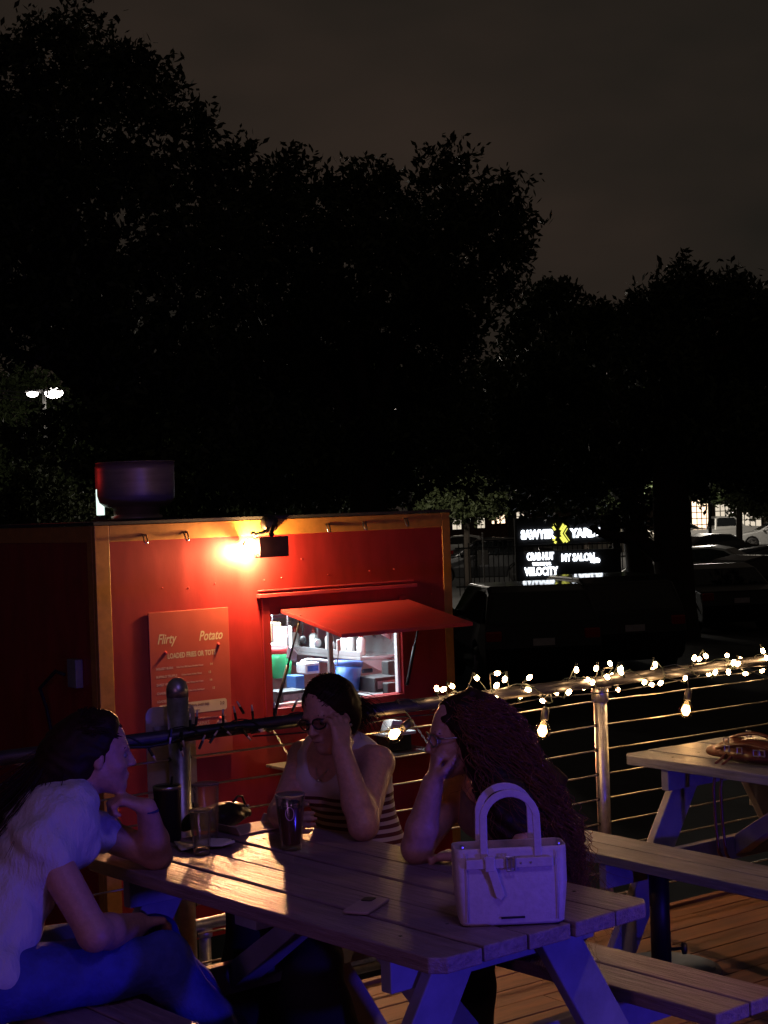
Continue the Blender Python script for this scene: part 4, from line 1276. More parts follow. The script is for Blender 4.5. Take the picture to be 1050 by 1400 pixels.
T += [('-e', N + f2 * .06 + V((0, 0, -.005)), (.085, .078, .095), (tuple(f2), tuple(l2), (0, 0, 1)), .012), ('cut', H + V((0, 0, .06)), (0, 0, -1))]
v, fc_ = sculpt(T, .0055, (.0018, 40))
mm = bpy.data.materials.new('striped_knit')
mm.use_nodes = True
n_, l_ = mm.node_tree.nodes, mm.node_tree.links
b_ = n_['Principled BSDF']; b_.inputs['Roughness'].default_value = .8
tcn, sx_ = n_.new('ShaderNodeTexCoord'), n_.new('ShaderNodeSeparateXYZ')
l_.new(tcn.outputs['Object'], sx_.inputs[0])
mu = n_.new('ShaderNodeMath'); mu.operation = 'MULTIPLY'; mu.inputs[1].default_value = 1 / .027
fr_ = n_.new('ShaderNodeMath'); fr_.operation = 'FRACT'
gt = n_.new('ShaderNodeMath'); gt.operation = 'GREATER_THAN'; gt.inputs[1].default_value = .50
lt = n_.new('ShaderNodeMath'); lt.operation = 'LESS_THAN'; lt.inputs[1].default_value = .836
an = n_.new('ShaderNodeMath'); an.operation = 'MULTIPLY'
mx = n_.new('ShaderNodeMix'); mx.data_type = 'RGBA'
mx.inputs[6].default_value = (.55, .47, .45, 1); mx.inputs[7].default_value = (.10, .018, .022, 1)
l_.new(sx_.outputs[2], mu.inputs[0]); l_.new(mu.outputs[0], fr_.inputs[0]); l_.new(fr_.outputs[0], gt.inputs[0]); l_.new(sx_.outputs[2], lt.inputs[0])
l_.new(gt.outputs[0], an.inputs[0]); l_.new(lt.outputs[0], an.inputs[1]); l_.new(an.outputs[0], mx.inputs[0]); l_.new(mx.outputs[2], b_.inputs['Base Color'])
link_mesh('tank_top', v, fc_, mm, pm, True, world=True)
M_blk = mat('black_cloth', (.010, .009, .010), .85, var=.2, scale=20)
J = [('e', H, (.15, .175, .12), (tuple(f2), tuple(l2), (0, 0, 1)), .06)] + leg(hipR, kR, aR, .028, None, 2.6) + leg(hipL, kL, aL, .028, None, 2.6)
v, fc_ = sculpt(J, .009, (.004, 24))
link_mesh('trousers', v, fc_, M_blk, pm, True, world=True)
cap = [('e', HL(-.026, 0, .038), (.100, .086, .093), HA, .03), ('e', HL(-.105, 0, -.005), (.050, .055, .050), HA, .03), ('e', HL(-.045, -.0, -.03), (.06, .086, .07), HA, .03),
       ('-e', HL(.092, 0, -.045), (.082, .105, .112), HA, .016)]
v, fc_ = sculpt(cap, .0055, (.0014, 85))
hair = link_mesh('hair', v, fc_, M_dark, pm, True, world=True)
XF[hair.name] = XF[pm.name]
S_ = comb(HL, [HL(-.12, .0, .0), HL(-.145, .01, -.04), HL(-.13, .02, -.09)], 520, .0015, None, 1.2, .004)
v, fc_ = strand_mesh(S_, .0016)
link_mesh('strands', v, fc_, M_dark, hair, True, world=True)
def spectacles(HL, par, m):
    g = MB()
    for s in (1, -1):
        g.tube([HL(.104 - .012 * abs(math.cos(t)) * (1 if s * math.cos(t) > 0 else .2), s * .033 + .027 * math.cos(t), .003 + .019 * math.sin(t)) for t in np.linspace(0, 6.28, 19)], .0026, 6)
        g.tube([HL(.094, s * .060, .010), HL(.06, s * .078, .010), HL(-.005, s * .084, .006), HL(-.025, s * .082, -.012)], .0024, 6)
    g.tube([HL(.107, -.007, .006), HL(.110, 0, .009), HL(.107, .007, .006)], .0024, 6)
    return g.build('glasses', m, par, True, world=True)
go = spectacles(HL, pm, M_black)
XF[go.name] = XF[pm.name]
for s in (1, -1):
    lz_ = MB()
    lz_.v = [tuple(HL(.1005, s * .033 + .025 * math.cos(t), .003 + .0175 * math.sin(t))) for t in np.linspace(0, 5.9, 14)] + [tuple(HL(.099, s * .033 + .025 * math.cos(t), .003 + .0175 * math.sin(t))) for t in np.linspace(0, 5.9, 14)]
    lz_.f = [tuple(range(14)), tuple(range(14, 28))[::-1]] + [(i, i + 14, (i + 1) % 14 + 14, (i + 1) % 14) for i in range(14)]
    lz_.build('lens', thin_glass('tinted_lens', (.82, .78, .78), 1.), go, world=True)
for s in (1, -1):
    c = HL(.0, s * .086, -.044)
    MB().ball((c.x, c.y, c.z), .0055, 8, 6).build('earring', M_steel, pm, True, world=True)
nk_ = MB().tube([N + l2 * .07 + V((0, 0, .012)), N + f2 * .06 + l2 * .045 + V((0, 0, -.035)), N + f2 * .098 + V((0, 0, -.085)), N + f2 * .06 - l2 * .045 + V((0, 0, -.035)), N - l2 * .07 + V((0, 0, .012))], .0014, 5)
nk_.ball(tuple(N + f2 * .100 + V((0, 0, -.090))), .005, 8, 5)
nk_.build('necklace', M_steel, pm, True, world=True)

# ---- woman with long curly hair, at the right ---------------------------------
pr_ = person('seated woman with very long curly hair sitting behind the pale handbag', (.40, 4.78, 0))
f3 = V((-.86, -.51, 0)).normalized()
l3 = V((-f3.y, f3.x, 0))
H, C, N = V((.43, 4.86, .54)), V((.375, 4.77, .82)), V((.305, 4.715, .985))
hc = V((.202, 4.655, 1.112))
hf = V((-.97, -.20, -.08))
HP, HL, HA = headpts(hc, hf, (-.08, 0, 1), .93)
sR, eR, wR = V((.205, 4.840, .935)), V((.062, 4.655, .792)), V((.112, 4.610, .985))
sL, eL, wL = V((.405, 4.590, .935)), V((.345, 4.435, .792)), V((.20, 4.60, .775))
P = torso(H, C, N, l3) + HP
P += [('c', HL(-.030, 0, -.06), N + V((0, 0, -.02)), .048, .052, .03), ('c', N + V((0, 0, -.03)), sR, .050, .048, .04), ('c', N + V((0, 0, -.03)), sL, .050, .048, .04)]
P += arm(sR, eR, wR, .006) + arm(sL, eL, wL, .004)
P += handpts(wR, V((.16, .06, .80)), V((.8, .15, -.2)), -1, (80, 85, 50), .94)
P += handpts(wL, V((-.5, .3, -.02)), V((0, 0, -1)), -1, (20, 25, 20), .93)
hipR, hipL = H - l3 * .085, H + l3 * .085
kR, kL = V((.10, 4.76, .53)), V((.20, 4.60, .53))
aR, aL = V((.10, 4.72, .09)), V((.19, 4.58, .09))
P += leg(hipR, kR, aR, 0, (-.8, -.5, 0)) + leg(hipL, kL, aL, 0, (-.8, -.5, 0))
v, fc_ = sculpt(P, .0052)
link_mesh('body', v, fc_, skin('skin_olive', (.46, .26, .175)), pr_, True, world=True)
eyes(HL, HA, .93, pr_)
T = torso(H, C, N, l3, .010, slim=1.02) + [('-e', N + f3 * .05 + V((0, 0, .0)), (.08, .09, .08), (tuple(f3), tuple(l3), (0, 0, 1)), .012), ('cut', H + V((0, 0, .04)), (0, 0, -1))]
for s, S in ((-1, sR), (1, sL)):
    st = N.lerp(S, .6) + V((0, 0, .028))
    T += [('c', C + f3 * .085 + l3 * s * .055 + V((0, 0, .06)), st, .028, .018, .02), ('c', C - f3 * .075 + l3 * s * .055 + V((0, 0, .08)), st, .028, .018, .02)]
v, fc_ = sculpt(T, .006, (.0018, 40))
link_mesh('tank_top', v, fc_, mat('taupe_cloth', (.17, .13, .12), .8, var=.1, scale=40), pr_, True, world=True)
J = [('e', H, (.145, .172, .12), (tuple(f3), tuple(l3), (0, 0, 1)), .06)] + leg(hipR, kR, aR, .014) + leg(hipL, kL, aL, .014)
v, fc_ = sculpt(J, .009, (.003, 26))
link_mesh('trousers', v, fc_, M_blk, pr_, True, world=True)
M_curl = hairmat('curly_brown_hair', (.115, .045, .017))
_b = M_curl.node_tree.nodes['Principled BSDF']
_b.inputs['Sheen Weight'].default_value = .5
_b.inputs['Sheen Roughness'].default_value = .35
_b.inputs['Sheen Tint'].default_value = (1, .52, .26, 1)  # warm sheen colour imitates lamplight rimming the curls
back = lambda px, py, d: Wd(px, py, d)
cap = [('e', HL(-.034, 0, .034), (.104, .098, .100), HA, .03), ('e', HL(-.10, 0, -.06), (.085, .10, .115), HA, .05),
       ('c', HL(-.12, 0, -.08), V((.440, 4.74, .80)), .095, .10, .06), ('c', V((.440, 4.74, .80)), V((.490, 4.74, .63)), .10, .075, .06),
       ('c', HL(-.04, .075, -.02), V((.335, 4.555, .92)), .060, .090, .05), ('c', V((.335, 4.555, .92)), V((.375, 4.52, .80)), .092, .07, .04), ('e', sL + V((.03, .02, .01)), (.066, .056, .09), I3, .07),
       ('-e', HL(.088, 0, -.04), (.062, .12, .105), HA, .016)]
v, fc_ = sculpt(cap, .0065, (.005, 62))
hair = link_mesh('hair', v, fc_, M_dark, pr_, True, world=True)
XF[hair.name] = XF[pr_.name]
SS = []
hcx, hcy, hcz = [V(a) for a in HA]
for i in range(1700):
    th, ph_ = NR.uniform(0, 2 * math.pi), math.acos(NR.uniform(-.35, 1))
    lx_, ly_, lz_ = math.sin(ph_) * math.cos(th), math.sin(ph_) * math.sin(th), math.cos(ph_)
    if lx_ > .50 and lz_ < .72:
        continue
    root = HL(-.034 + .104 * lx_, .098 * ly_, .034 + .100 * lz_)
    outv = (hcx * (lx_ - .25) + hcy * ly_ + hcz * lz_ * .3)
    L = NR.uniform(.30, .62) * (.55 if lx_ > .25 else 1)
    m = 34
    t = np.linspace(0, 1, m)
    e = NR.uniform(.6, 1.05)
    side = .5 + .5 * abs(ly_)
    # down and back along the mass, following the lean of the torso
    end = V((.455 + NR.normal(0, .055), 4.74 + NR.normal(0, .055), 1.06 - L))
    if lx_ > .10 and ly_ > .3:
        end = V((.345 + NR.normal(0, .045), 4.49 + NR.normal(0, .03), 1.00 - L * .55))
    c1_ = root + outv * .075 + V((0, 0, .0))
    c2_ = end + (root - end) * .45 + outv * .05 * side
    if ly_ > .15 and lx_ < .35:
        end = V((.425 + NR.normal(0, .06), 4.60 + NR.normal(0, .06), 1.04 - L))
        c2_ = V((.43 + NR.normal(0, .05), 4.50 + NR.normal(0, .03), 1.0 + NR.normal(0, .03) - .15 * L))
    p = np.array([(root * (1 - s) ** 3 + c1_ * 3 * s * (1 - s) ** 2 + c2_ * 3 * s * s * (1 - s) + end * s ** 3) for s in t])
    fq, am, ph0 = NR.uniform(30, 78), NR.uniform(.006, .019), NR.uniform(0, 6.28)
    arc = t * L
    env = np.clip(t * 5, .15, 1) * am
    p[:, 0] += env * np.cos(arc * fq * 2 + ph0)
    p[:, 1] += env * np.sin(arc * fq * 2 + ph0)
    p[:, 2] += env * .35 * np.sin(arc * fq * 2 + ph0 * 2)
    SS.append(p)
for i in range(700):
    root = HL(NR.uniform(-.12, -.01), NR.uniform(.05, .10), NR.uniform(-.10, .06))
    b1 = V((.425 + NR.normal(0, .045), 4.535 + NR.normal(0, .03), .985 + NR.normal(0, .035)))
    end = V((.470 + NR.normal(0, .055), 4.63 + NR.normal(0, .06), .66 + NR.normal(0, .08)))
    b2 = V((.475 + NR.normal(0, .05), 4.52 + NR.normal(0, .04), .84))
    t = np.linspace(0, 1, 34)
    p = np.array([(root * (1 - s) ** 3 + b1 * 3 * s * (1 - s) ** 2 + b2 * 3 * s * s * (1 - s) + end * s ** 3) for s in t])
    fq, am, ph0 = NR.uniform(38, 62), NR.uniform(.007, .015), NR.uniform(0, 6.28)
    env = np.clip(t * 5, .15, 1) * am
    p[:, 0] += env * np.cos(t * .5 * fq * 2 + ph0)
    p[:, 1] += env * np.sin(t * .5 * fq * 2 + ph0) - .03 * np.sin(math.pi * t)
    SS.append(p)
v, fc_ = strand_mesh(np.array(SS), .00135)
link_mesh('curls', v, fc_, M_curl, hair, True, world=True)
# fine flyaway frizz catching the light
FF = []
for i in range(900):
    b0 = SS[NR.randint(len(SS))]
    k = NR.randint(2, 26)
    p0 = b0[k]
    dr = np.array([NR.normal(0, 1), NR.normal(0, 1), NR.normal(0, .6)]); dr /= np.linalg.norm(dr)
    t = np.linspace(0, 1, 9)[:, None]
    ln = NR.uniform(.02, .075)
    FF.append(p0 + dr * ln * t + np.array([0, 0, -.03]) * t ** 2 + .005 * np.sin(t * 9 + NR.uniform(0, 6)) * np.array([[NR.normal(), NR.normal(), NR.normal()]]))
v, fc_ = strand_mesh(np.array(FF), .0008)
link_mesh('flyaways', v, fc_, M_curl, hair, True, world=True)
go = spectacles(HL, pr_, M_steel)
bc = wR.lerp(eR, .12)
ax_ = (eR - wR).normalized()
o1 = ax_.orthogonal().normalized(); o2 = ax_.cross(o1)
MB().tube([bc + (o1 * math.cos(t) + o2 * math.sin(t)) * .031 for t in np.linspace(0, 6.28, 17)], .0022, 6).build('bracelet', M_steel, pr_, True, world=True)
# ================================================================ car park beyond
M_tyre = M_rub
M_cglass = mat('car_glass', (.012, .014, .016), .06, var=0, spec=.8)
M_head = mat('headlight_glass', (.62, .64, .66), .10, var=0, spec=.8)
M_tail = mat('tail_light_red', (.35, .012, .010), .15, var=0)
M_plate = mat('number_plate', (.55, .55, .52), .5, var=.1)


def car_paint(name, c):
    return mat('car_' + name, c, .32, .3, var=.04, scale=2, coat=.4)

SHAPES = {
    # outline (x from rear to front, z), window band points, width
    'sedan': ([(-2.30, .35), (-2.34, .62), (-2.26, .92), (-1.65, 1.00), (-1.05, 1.36), (-.55, 1.45), (.25, 1.42), (1.05, 1.00), (2.05, .84), (2.30, .66), (2.32, .35)],
              [(-1.52, 1.00), (-.98, 1.31), (-.52, 1.385), (.22, 1.36), (.90, 1.01)], 1.80),
    'suv': ([(-2.25, .40), (-2.30, .75), (-2.25, 1.08), (-2.02, 1.58), (-1.70, 1.68), (.15, 1.66), (.95, 1.14), (2.00, 1.00), (2.26, .78), (2.28, .40)],
            [(-2.00, 1.12), (-1.82, 1.56), (-1.60, 1.60), (.12, 1.58), (.80, 1.15)], 1.88),
    'pickup': ([(-2.75, .50), (-2.78, 1.02), (-.62, 1.06), (-.55, 1.70), (-.35, 1.78), (.62, 1.76), (1.20, 1.20), (2.55, 1.10), (2.76, .95), (2.78, .50)],
               [(-.48, 1.20), (-.42, 1.66), (-.28, 1.70), (.58, 1.68), (1.02, 1.21)], 1.95),
}


def car(kind, label, cat, loc, rz, paint):
    out, win, w = SHAPES[kind]
    c = thing('parked_' + ('pickup' if kind == 'pickup' else 'car'), label, cat, loc, rz, 'vehicles standing in the car park')
    zt = max(z for x, z in out)
    belt = min(z for x, z in win)
    hw = w / 2
    Y = lambda z: hw - .012 - max(0, (z - belt)) * .30 - max(0, .75 - z) * .10
    wb = (-1.42, 1.38) if kind != 'pickup' else (-1.65, 1.75)
    R_ = .33 if kind == 'sedan' else .37
    # sill with wheel arches
    lo = []
    for cx in (wb[1], wb[0]):
        lo += [(cx + (R_ + .06) * math.cos(t), R_ + (R_ + .06) * math.sin(t)) for t in np.linspace(math.asin((out[0][1] - .12 - R_) / (R_ + .06)), math.pi - math.asin((out[0][1] - .12 - R_) / (R_ + .06)), 9)]
    zs = out[0][1] - .12
    poly = out + [(out[-1][0] - .12, zs)] + lo + [(out[0][0] + .12, zs)]
    b = MB()
    n = len(poly)
    yc = [Y(z) for x, z in poly]
    b.v = [(x, -yc[i], z) for i, (x, z) in enumerate(poly)] + [(x, yc[i], z) for i, (x, z) in enumerate(poly)]
    b.f = [tuple(range(n)), tuple(range(n, 2 * n))[::-1]] + [((i + 1) % n, i, n + i, n + (i + 1) % n) for i in range(n)]
    body = b.build('body', paint, c, bevel=.055, seg=3)
    for s in (-1, 1):
        g = MB()
        nw = len(win)
        vs = [(x, s * (Y(z) + .004), z) for x, z in win] + [(x, s * (Y(z) - .01), z) for x, z in win]
        g.add(vs, [tuple(range(nw)), tuple(range(nw, 2 * nw))[::-1]] + [(i, nw + i, nw + (i + 1) % nw, (i + 1) % nw) for i in range(nw)])
        g.build('side_window', M_cglass, c)
        mid = (win[0][0] + win[-1][0]) / 2 + .05
        MB().box((mid - .03, s * (Y(belt) + .006) - .004, belt + .0), (mid + .03, s * (Y(belt) + .006) + .004, belt + .02)).build('door_handle', paint, c)
        MB().ball((win[-1][0] - .12, s * (hw + .08), belt + .06), (.07, .10, .06), 8, 5).build('wing_mirror', paint, c, smooth=True)
    def screen(i, j, name, t0=.10, t1=.94):
        (x0, z0), (x1, z1) = out[i], out[j]
        a = Vector((x0 + (x1 - x0) * t0, 0, z0 + (z1 - z0) * t0)); d = Vector((x0 + (x1 - x0) * t1, 0, z0 + (z1 - z0) * t1))
        nn = Vector((-(d.z - a.z), 0, d.x - a.x)).normalized()
        if nn.z < 0:
            nn = -nn
        a, d = a + nn * .006, d + nn * .006
        ya, yd = Y(a.z) - .10, Y(d.z) - .09
        vs = [(a.x, -ya, a.z), (a.x, ya, a.z), (d.x, yd, d.z), (d.x, -yd, d.z)]
        vs += [(x - nn.x * .02, y, z - nn.z * .02) for x, y, z in vs]
        MB().add(vs, [(0, 1, 2, 3), (7, 6, 5, 4), (0, 4, 5, 1), (1, 5, 6, 2), (2, 6, 7, 3), (3, 7, 4, 0)]).build(name, M_cglass, c)
    if kind == 'sedan':
        screen(7, 6, 'windscreen'); screen(3, 4, 'rear_window')
    elif kind == 'suv':
        screen(6, 5, 'windscreen'); screen(2, 3, 'rear_window')
    else:
        screen(6, 5, 'windscreen'); screen(2, 3, 'rear_window', .3)
    fx_, rx_ = out[-1][0], out[0][0]
    zl = belt - .26
    for s in (-1, 1):
        MB().box((fx_ - .16, s * (hw - .20) - .17, zl - .07), (fx_ + .006, s * (hw - .20) + .13, zl + .07)).build('headlight', M_head, c, bevel=.03)
        MB().box((rx_ - .035, s * (hw - .17) - .13, zl - .02), (rx_ + .10, s * (hw - .17) + .13, zl + .16)).build('tail_light', M_tail, c, bevel=.03)
    gr = MB()
    for k in range(5):
        gr.box((fx_ - .03, -.42, zl - .14 + k * .045), (fx_ + .012, .42, zl - .12 + k * .045))
    gr.build('grille', M_black, c)
    for x in (fx_ + .004, rx_ - .052):
        MB().box((x - .008, -.17, zl - .20 if x > 0 else zl - .08), (x + .014, .17, zl - .10 if x > 0 else zl + .03)).build('number_plate', M_plate, c)
    for cx in wb:
        for s in (-1, 1):
            wv = MB().lathe([(R_ * .62, -.10), (R_ * .95, -.11), (R_, -.07), (R_, .07), (R_ * .95, .11), (R_ * .62, .10)], (cx, s * (hw - .12), R_), 22, Matrix.Rotation(rad(90), 3, 'X')).build('wheel', M_tyre, c, smooth=True)
            rm = MB().lathe([(.03, .085 * -s), (R_ * .25, .07 * -s), (R_ * .64, .10 * -s)], (cx, s * (hw - .12), R_), 14, Matrix.Rotation(rad(90), 3, 'X'))
            for k in range(5):
                a = k * 1.2566
                rm.box((.03, -.03, -.02), (R_ * .62, .03, .02), Matrix.Translation((cx, s * (hw - .02), R_)) @ Matrix.Rotation(-a, 4, 'Y') @ Matrix.Translation((0, 0, 0)))
            rm.build('rim', M_steel, wv)
    return c

G = lambda px, d: Vector((Wd(px, 700, d).x, Wd(px, 700, d).y, GZ))
CARS = [
    ('sedan', 'silver car whose bright bonnet shows just past the trailer corner', 488, 30.0, 6, (.42, .43, .42)),
    ('suv', 'black off-roader with a pale number plate below the lit tenant sign', 700, 27, 96, (.012, .012, .014)),
    ('suv', 'black wagon in front of the tall tree trunk, right of the off-roader', 806, 29, 100, (.016, .014, .015)),
    ('sedan', 'charcoal car parked far off behind the twin white parking signs', 688, 74, 15, (.06, .06, .065)),
    ('sedan', 'white car with shining glass behind the young tree by the trailer', 625, 82, 172, (.62, .62, .60)),
    ('sedan', 'pale grey car with reflections on its windscreen right of the big trunk', 950, 50, 158, (.30, .31, .30)),
    ('sedan', 'black car nearest the right edge of the car park', 1045, 41, 20, (.018, .018, .02)),
    ('sedan', 'dark saloon beyond the pale grey car, under the pickup', 980, 66, 12, (.05, .05, .05)),
    ('pickup', 'white pickup truck before the lit brick shopfront', 985, 95, 2, (.62, .61, .58)),
    ('suv', 'dark car with gleaming roof left of the monument sign', 655, 60, 175, (.03, .03, .032)),
    ('sedan', 'silver car with bright lamps at the far right of the lot', 1058, 88, 178, (.48, .48, .47)),
    ('sedan', 'beige car glimpsed between the sign and the big trunk', 868, 84, 10, (.32, .29, .24)),
    ('suv', 'dark estate at the right edge behind the black car', 1085, 58, 165, (.025, .026, .03)),
    ('sedan', 'black saloon in the dark just right of the thick tree trunk', 965, 37, 96, (.014, .014, .016)),
    ('sedan', 'tan car small and far, just left of the white pickup', 918, 104, 175, (.35, .32, .27)),
]
for i, (kind, lab, px, d, deg, colr) in enumerate(CARS):
    car(kind, lab, 'pickup truck' if kind == 'pickup' else 'car', G(px, d), rad(deg), car_paint(str(i), colr))

# painted bay lines
bl = MB()
for k in range(12):
    for y in (24, 52, 80):
        bl.box((-8 + k * 2.8 + y * .12, y, GZ + .002), (-7.9 + k * 2.8 + y * .12, y + 5.2, GZ + .005))
tag(bl.build('bay_markings', mat('road_paint', (.55, .55, .52), .7, var=.2)), kind='structure')

# ---------------------------------------------------------------- lit monument sign
sd = 44.0
sl = Wd(780, 700, sd); sl.z = GZ
S1 = FPX / sd
sg = thing('monument_sign', 'black roadside tenant sign with glowing white names and a yellow emblem', 'sign', sl, 0)
X = lambda px: (px - 780) / S1
Z = lambda py: 1.78 - (py - 685) / S1 - GZ
M_sb = mat('sign_black', (.02, .02, .022), .4, var=.1)
M_glow = emit_mat('sign_white', (.86, .92, 1), 4.5)
M_glowy = emit_mat('sign_yellow', (.80, .78, .12), 1.4)
MB().box((X(704), 0, Z(743)), (X(846), .30, Z(706))).build('top_panel', M_sb, sg, bevel=.02)
MB().box((X(704), 0, Z(794)), (X(846), .30, Z(752))).build('tenant_panel', M_sb, sg, bevel=.02)
for px in (708, 842):
    MB().box((X(px) - .10, .04, 0), (X(px) + .10, .26, Z(706))).build('post', M_sb, sg)
MB().box((X(690), -.3, 0), (X(860), .6, .45)).build('plinth', mat('stone_grey', (.25, .24, .22), .8, var=.2), sg, bevel=.02)
def st(body, px, py, hpx, wpx, m=M_glow, bold=.0, shear=0., k=1.):
    o = text('lettering', body, hpx / S1 / .72, m, sg, (X(px), -.03, Z(py)), bold=bold, shear=shear, ext=.012)
    xs = [v.co.x for v in o.data.vertices]
    o.scale[0] = wpx / S1 / (max(xs) - min(xs))
    return o
st('SAWYER', 733.5, 729.5, 11.5, 46, bold=.018)
st('YARDS', 800, 729.5, 11.5, 43, bold=.018)
st('CRAB HUT', 736.5, 759.5, 9.5, 37, bold=.014)
st('TAKE OUT BAR', 738, 769.6, 3.6, 26, bold=.008)
st('MY SALON', 788, 762.5, 10, 45, bold=.010)
st('Suite', 811, 767, 6, 13, bold=.016, shear=.35)
st('VELOCITY', 737, 780, 10.5, 46, bold=.014)
cv = MB()
def bar(x0, y0, x1, y1, w=1.5):
    a, b = Vector((X(x0), -.035, Z(y0))), Vector((X(x1), -.035, Z(y1)))
    d = (b - a).normalized(); n = Vector((-d.z, 0, d.x)) * (w / S1)
    e = Vector((0, .03, 0))
    q = [a + n, b + n, b - n, a - n]
    cv.add(q + [p + e for p in q], [(0, 1, 2, 3), (7, 6, 5, 4), (0, 4, 5, 1), (1, 5, 6, 2), (2, 6, 7, 3), (3, 7, 4, 0)])
for b_ in ((755, 719, 758, 724), (757, 715.5, 758.5, 718), (755, 738, 758, 733), (757, 742, 758.5, 739)):
    bar(*b_)
for dx, a, w in ((0, 7, 1.4), (3.6, 12, 1.4)):
    pass
bar(765, 724, 770, 716); bar(765, 733.5, 770, 741)
bar(766, 728.8, 773, 718); bar(766, 728.8, 774, 741)
bar(770.5, 728.8, 775, 722, .5); bar(770.5, 728.8, 777, 739, .5)
cv.build('emblem', M_glowy, sg)

# iron fence seen behind the sign
fe = thing('iron_fence', 'dark iron picket fence behind the glowing sign', 'fence', Wd(760, 700, 52), 0)
fe.location.z = GZ; XF[fe.name] = Matrix.Translation(fe.location)
for i in range(44):
    MB().box((-3.2 + i * .16, -.012, .05), (-3.17 + i * .16, .012, 1.75)).build('picket', M_black, fe)
for z in (.3, 1.55):
    MB().box((-3.3, .013, z), (3.9, .035, z + .05)).build('fence_rail', M_black, fe)

# twin parking signs on one pole
pk = thing('parking_sign', 'two narrow white parking signs on one thin pole', 'sign', Wd(659, 700, 50), 0)
pk.location.z = GZ; XF[pk.name] = Matrix.Translation(pk.location)
MB().tube([(0, 0, 0), (0, 0, 2.1)], .025, 8).build('pole', M_galv, pk)
for x in (-.12, .07):
    MB().box((x - .07, -.045, 1.10), (x + .07, -.035, 1.55)).build('sign_panel', mat('sign_white_paint', (.62, .62, .60), .5, var=.08), pk)

# ---------------------------------------------------------------- lit shops beyond
M_brick = mat('brick_wall', (.24, .13, .09), .85, var=.25, scale=6, bump=.5)
M_lit = emit_mat('warm_window', (1, .70, .46), 2.4)
M_lit2 = emit_mat('cool_window', (.70, 1, .95), 3.0)
M_lit3 = emit_mat('dim_window', (1, .86, .66), .8)


def shop(name, label, px0, px1, d, top, depth, wins, wall=None):
    a, b = Wd(px0, 700, d), Wd(px1, 700, d)
    o = thing(name, label, 'building', (a.x, a.y, GZ), 0)
    w, s = b.x - a.x, FPX / d
    hz = lambda px: 694 + .035 * (525 - px)
    zz = lambda px, py: 1.78 - (py - hz(px)) / s - GZ
    H_ = zz((px0 + px1) / 2, top)
    MB().box((0, .05, 0), (w, depth, H_)).build('wall', wall or M_brick, o)
    MB().box((-.3, -.5, H_ + .003), (w + .3, depth + .3, H_ + .35)).build('roof_fascia', mat('fascia', (.30, .28, .25), .7, var=.1), o, bevel=.03)
    for (x0, y0, x1, y1, m, nx, ny) in wins:
        X0, X1, Z0, Z1 = (x0 - px0) / s, (x1 - px0) / s, zz(x0, y1), zz(x0, y0)
        f_ = MB()
        t = .07
        f_.box((X0 - t, -.03, Z0 - t), (X1 + t, .049, Z0)); f_.box((X0 - t, -.03, Z1), (X1 + t, .049, Z1 + t))
        f_.box((X0 - t, -.03, Z0), (X0, .049, Z1)); f_.box((X1, -.03, Z0), (X1 + t, .049, Z1))
        for k in range(1, nx):
            f_.box((X0 + (X1 - X0) * k / nx - .03, -.02, Z0), (X0 + (X1 - X0) * k / nx + .03, .02, Z1))
        for k in range(1, ny):
            f_.box((X0, -.018, Z0 + (Z1 - Z0) * k / ny - .03), (X1, .018, Z0 + (Z1 - Z0) * k / ny + .03))
        wf = f_.build('window', M_black, o)
        MB().box((X0, .022, Z0), (X1, .045, Z1)).build('pane', m, wf)
    return o
shop('shop_building', 'low brick shop with lit gridded windows behind the white pickup', 868, 1120, 125, 676, 12,
     [(936, 683, 942, 726, M_lit, 1, 5), (946, 684, 972, 726, M_lit, 4, 5), (978, 690, 998, 726, M_lit3, 3, 4), (923, 683, 937, 694, M_lit2, 2, 1), (883, 686, 888, 697, M_lit2, 1, 1), (872, 716, 884, 724, M_lit3, 3, 1), (1010, 700, 1040, 722, M_lit3, 4, 2), (1060, 690, 1090, 724, M_lit3, 4, 3)], mat('pale_render', (.52, .44, .36), .8, var=.12, scale=3))
shop('shop_building', 'long far building with dim lit windows above the parked cars left of the sign', 560, 860, 135, 690, 10,
     [(592, 700, 606, 722, M_lit3, 2, 3), (618, 702, 630, 724, M_lit3, 2, 3), (652, 700, 662, 722, M_lit3, 2, 2), (672, 704, 690, 716, M_lit, 3, 2), (706, 700, 716, 712, M_lit3, 1, 2), (790, 744, 806, 752, M_lit3, 4, 1), (812, 744, 832, 752, M_lit3, 4, 1)])
shop('shop_building', 'pale lit wall of a far building behind the bushes left of the roof fan', -40, 240, 95, 688, 10,
     [(88, 693, 106, 711, M_lit3, 1, 1), (20, 694, 40, 708, M_lit3, 2, 2), (134, 667, 142, 703, emit_mat('white_strip', (.80, 1, .92), 2.2), 1, 1)])
shop('shop_building', 'far building whose bright windows glint just over the trailer roof', 270, 470, 105, 690, 10,
     [(297, 693, 313, 702, emit_mat('bright_window', (1, .86, .62), 3.5), 3, 2), (357, 692, 372, 700, emit_mat('bright_window', (1, .86, .62), 3.5), 3, 1), (392, 694, 400, 700, M_lit3, 1, 1)])

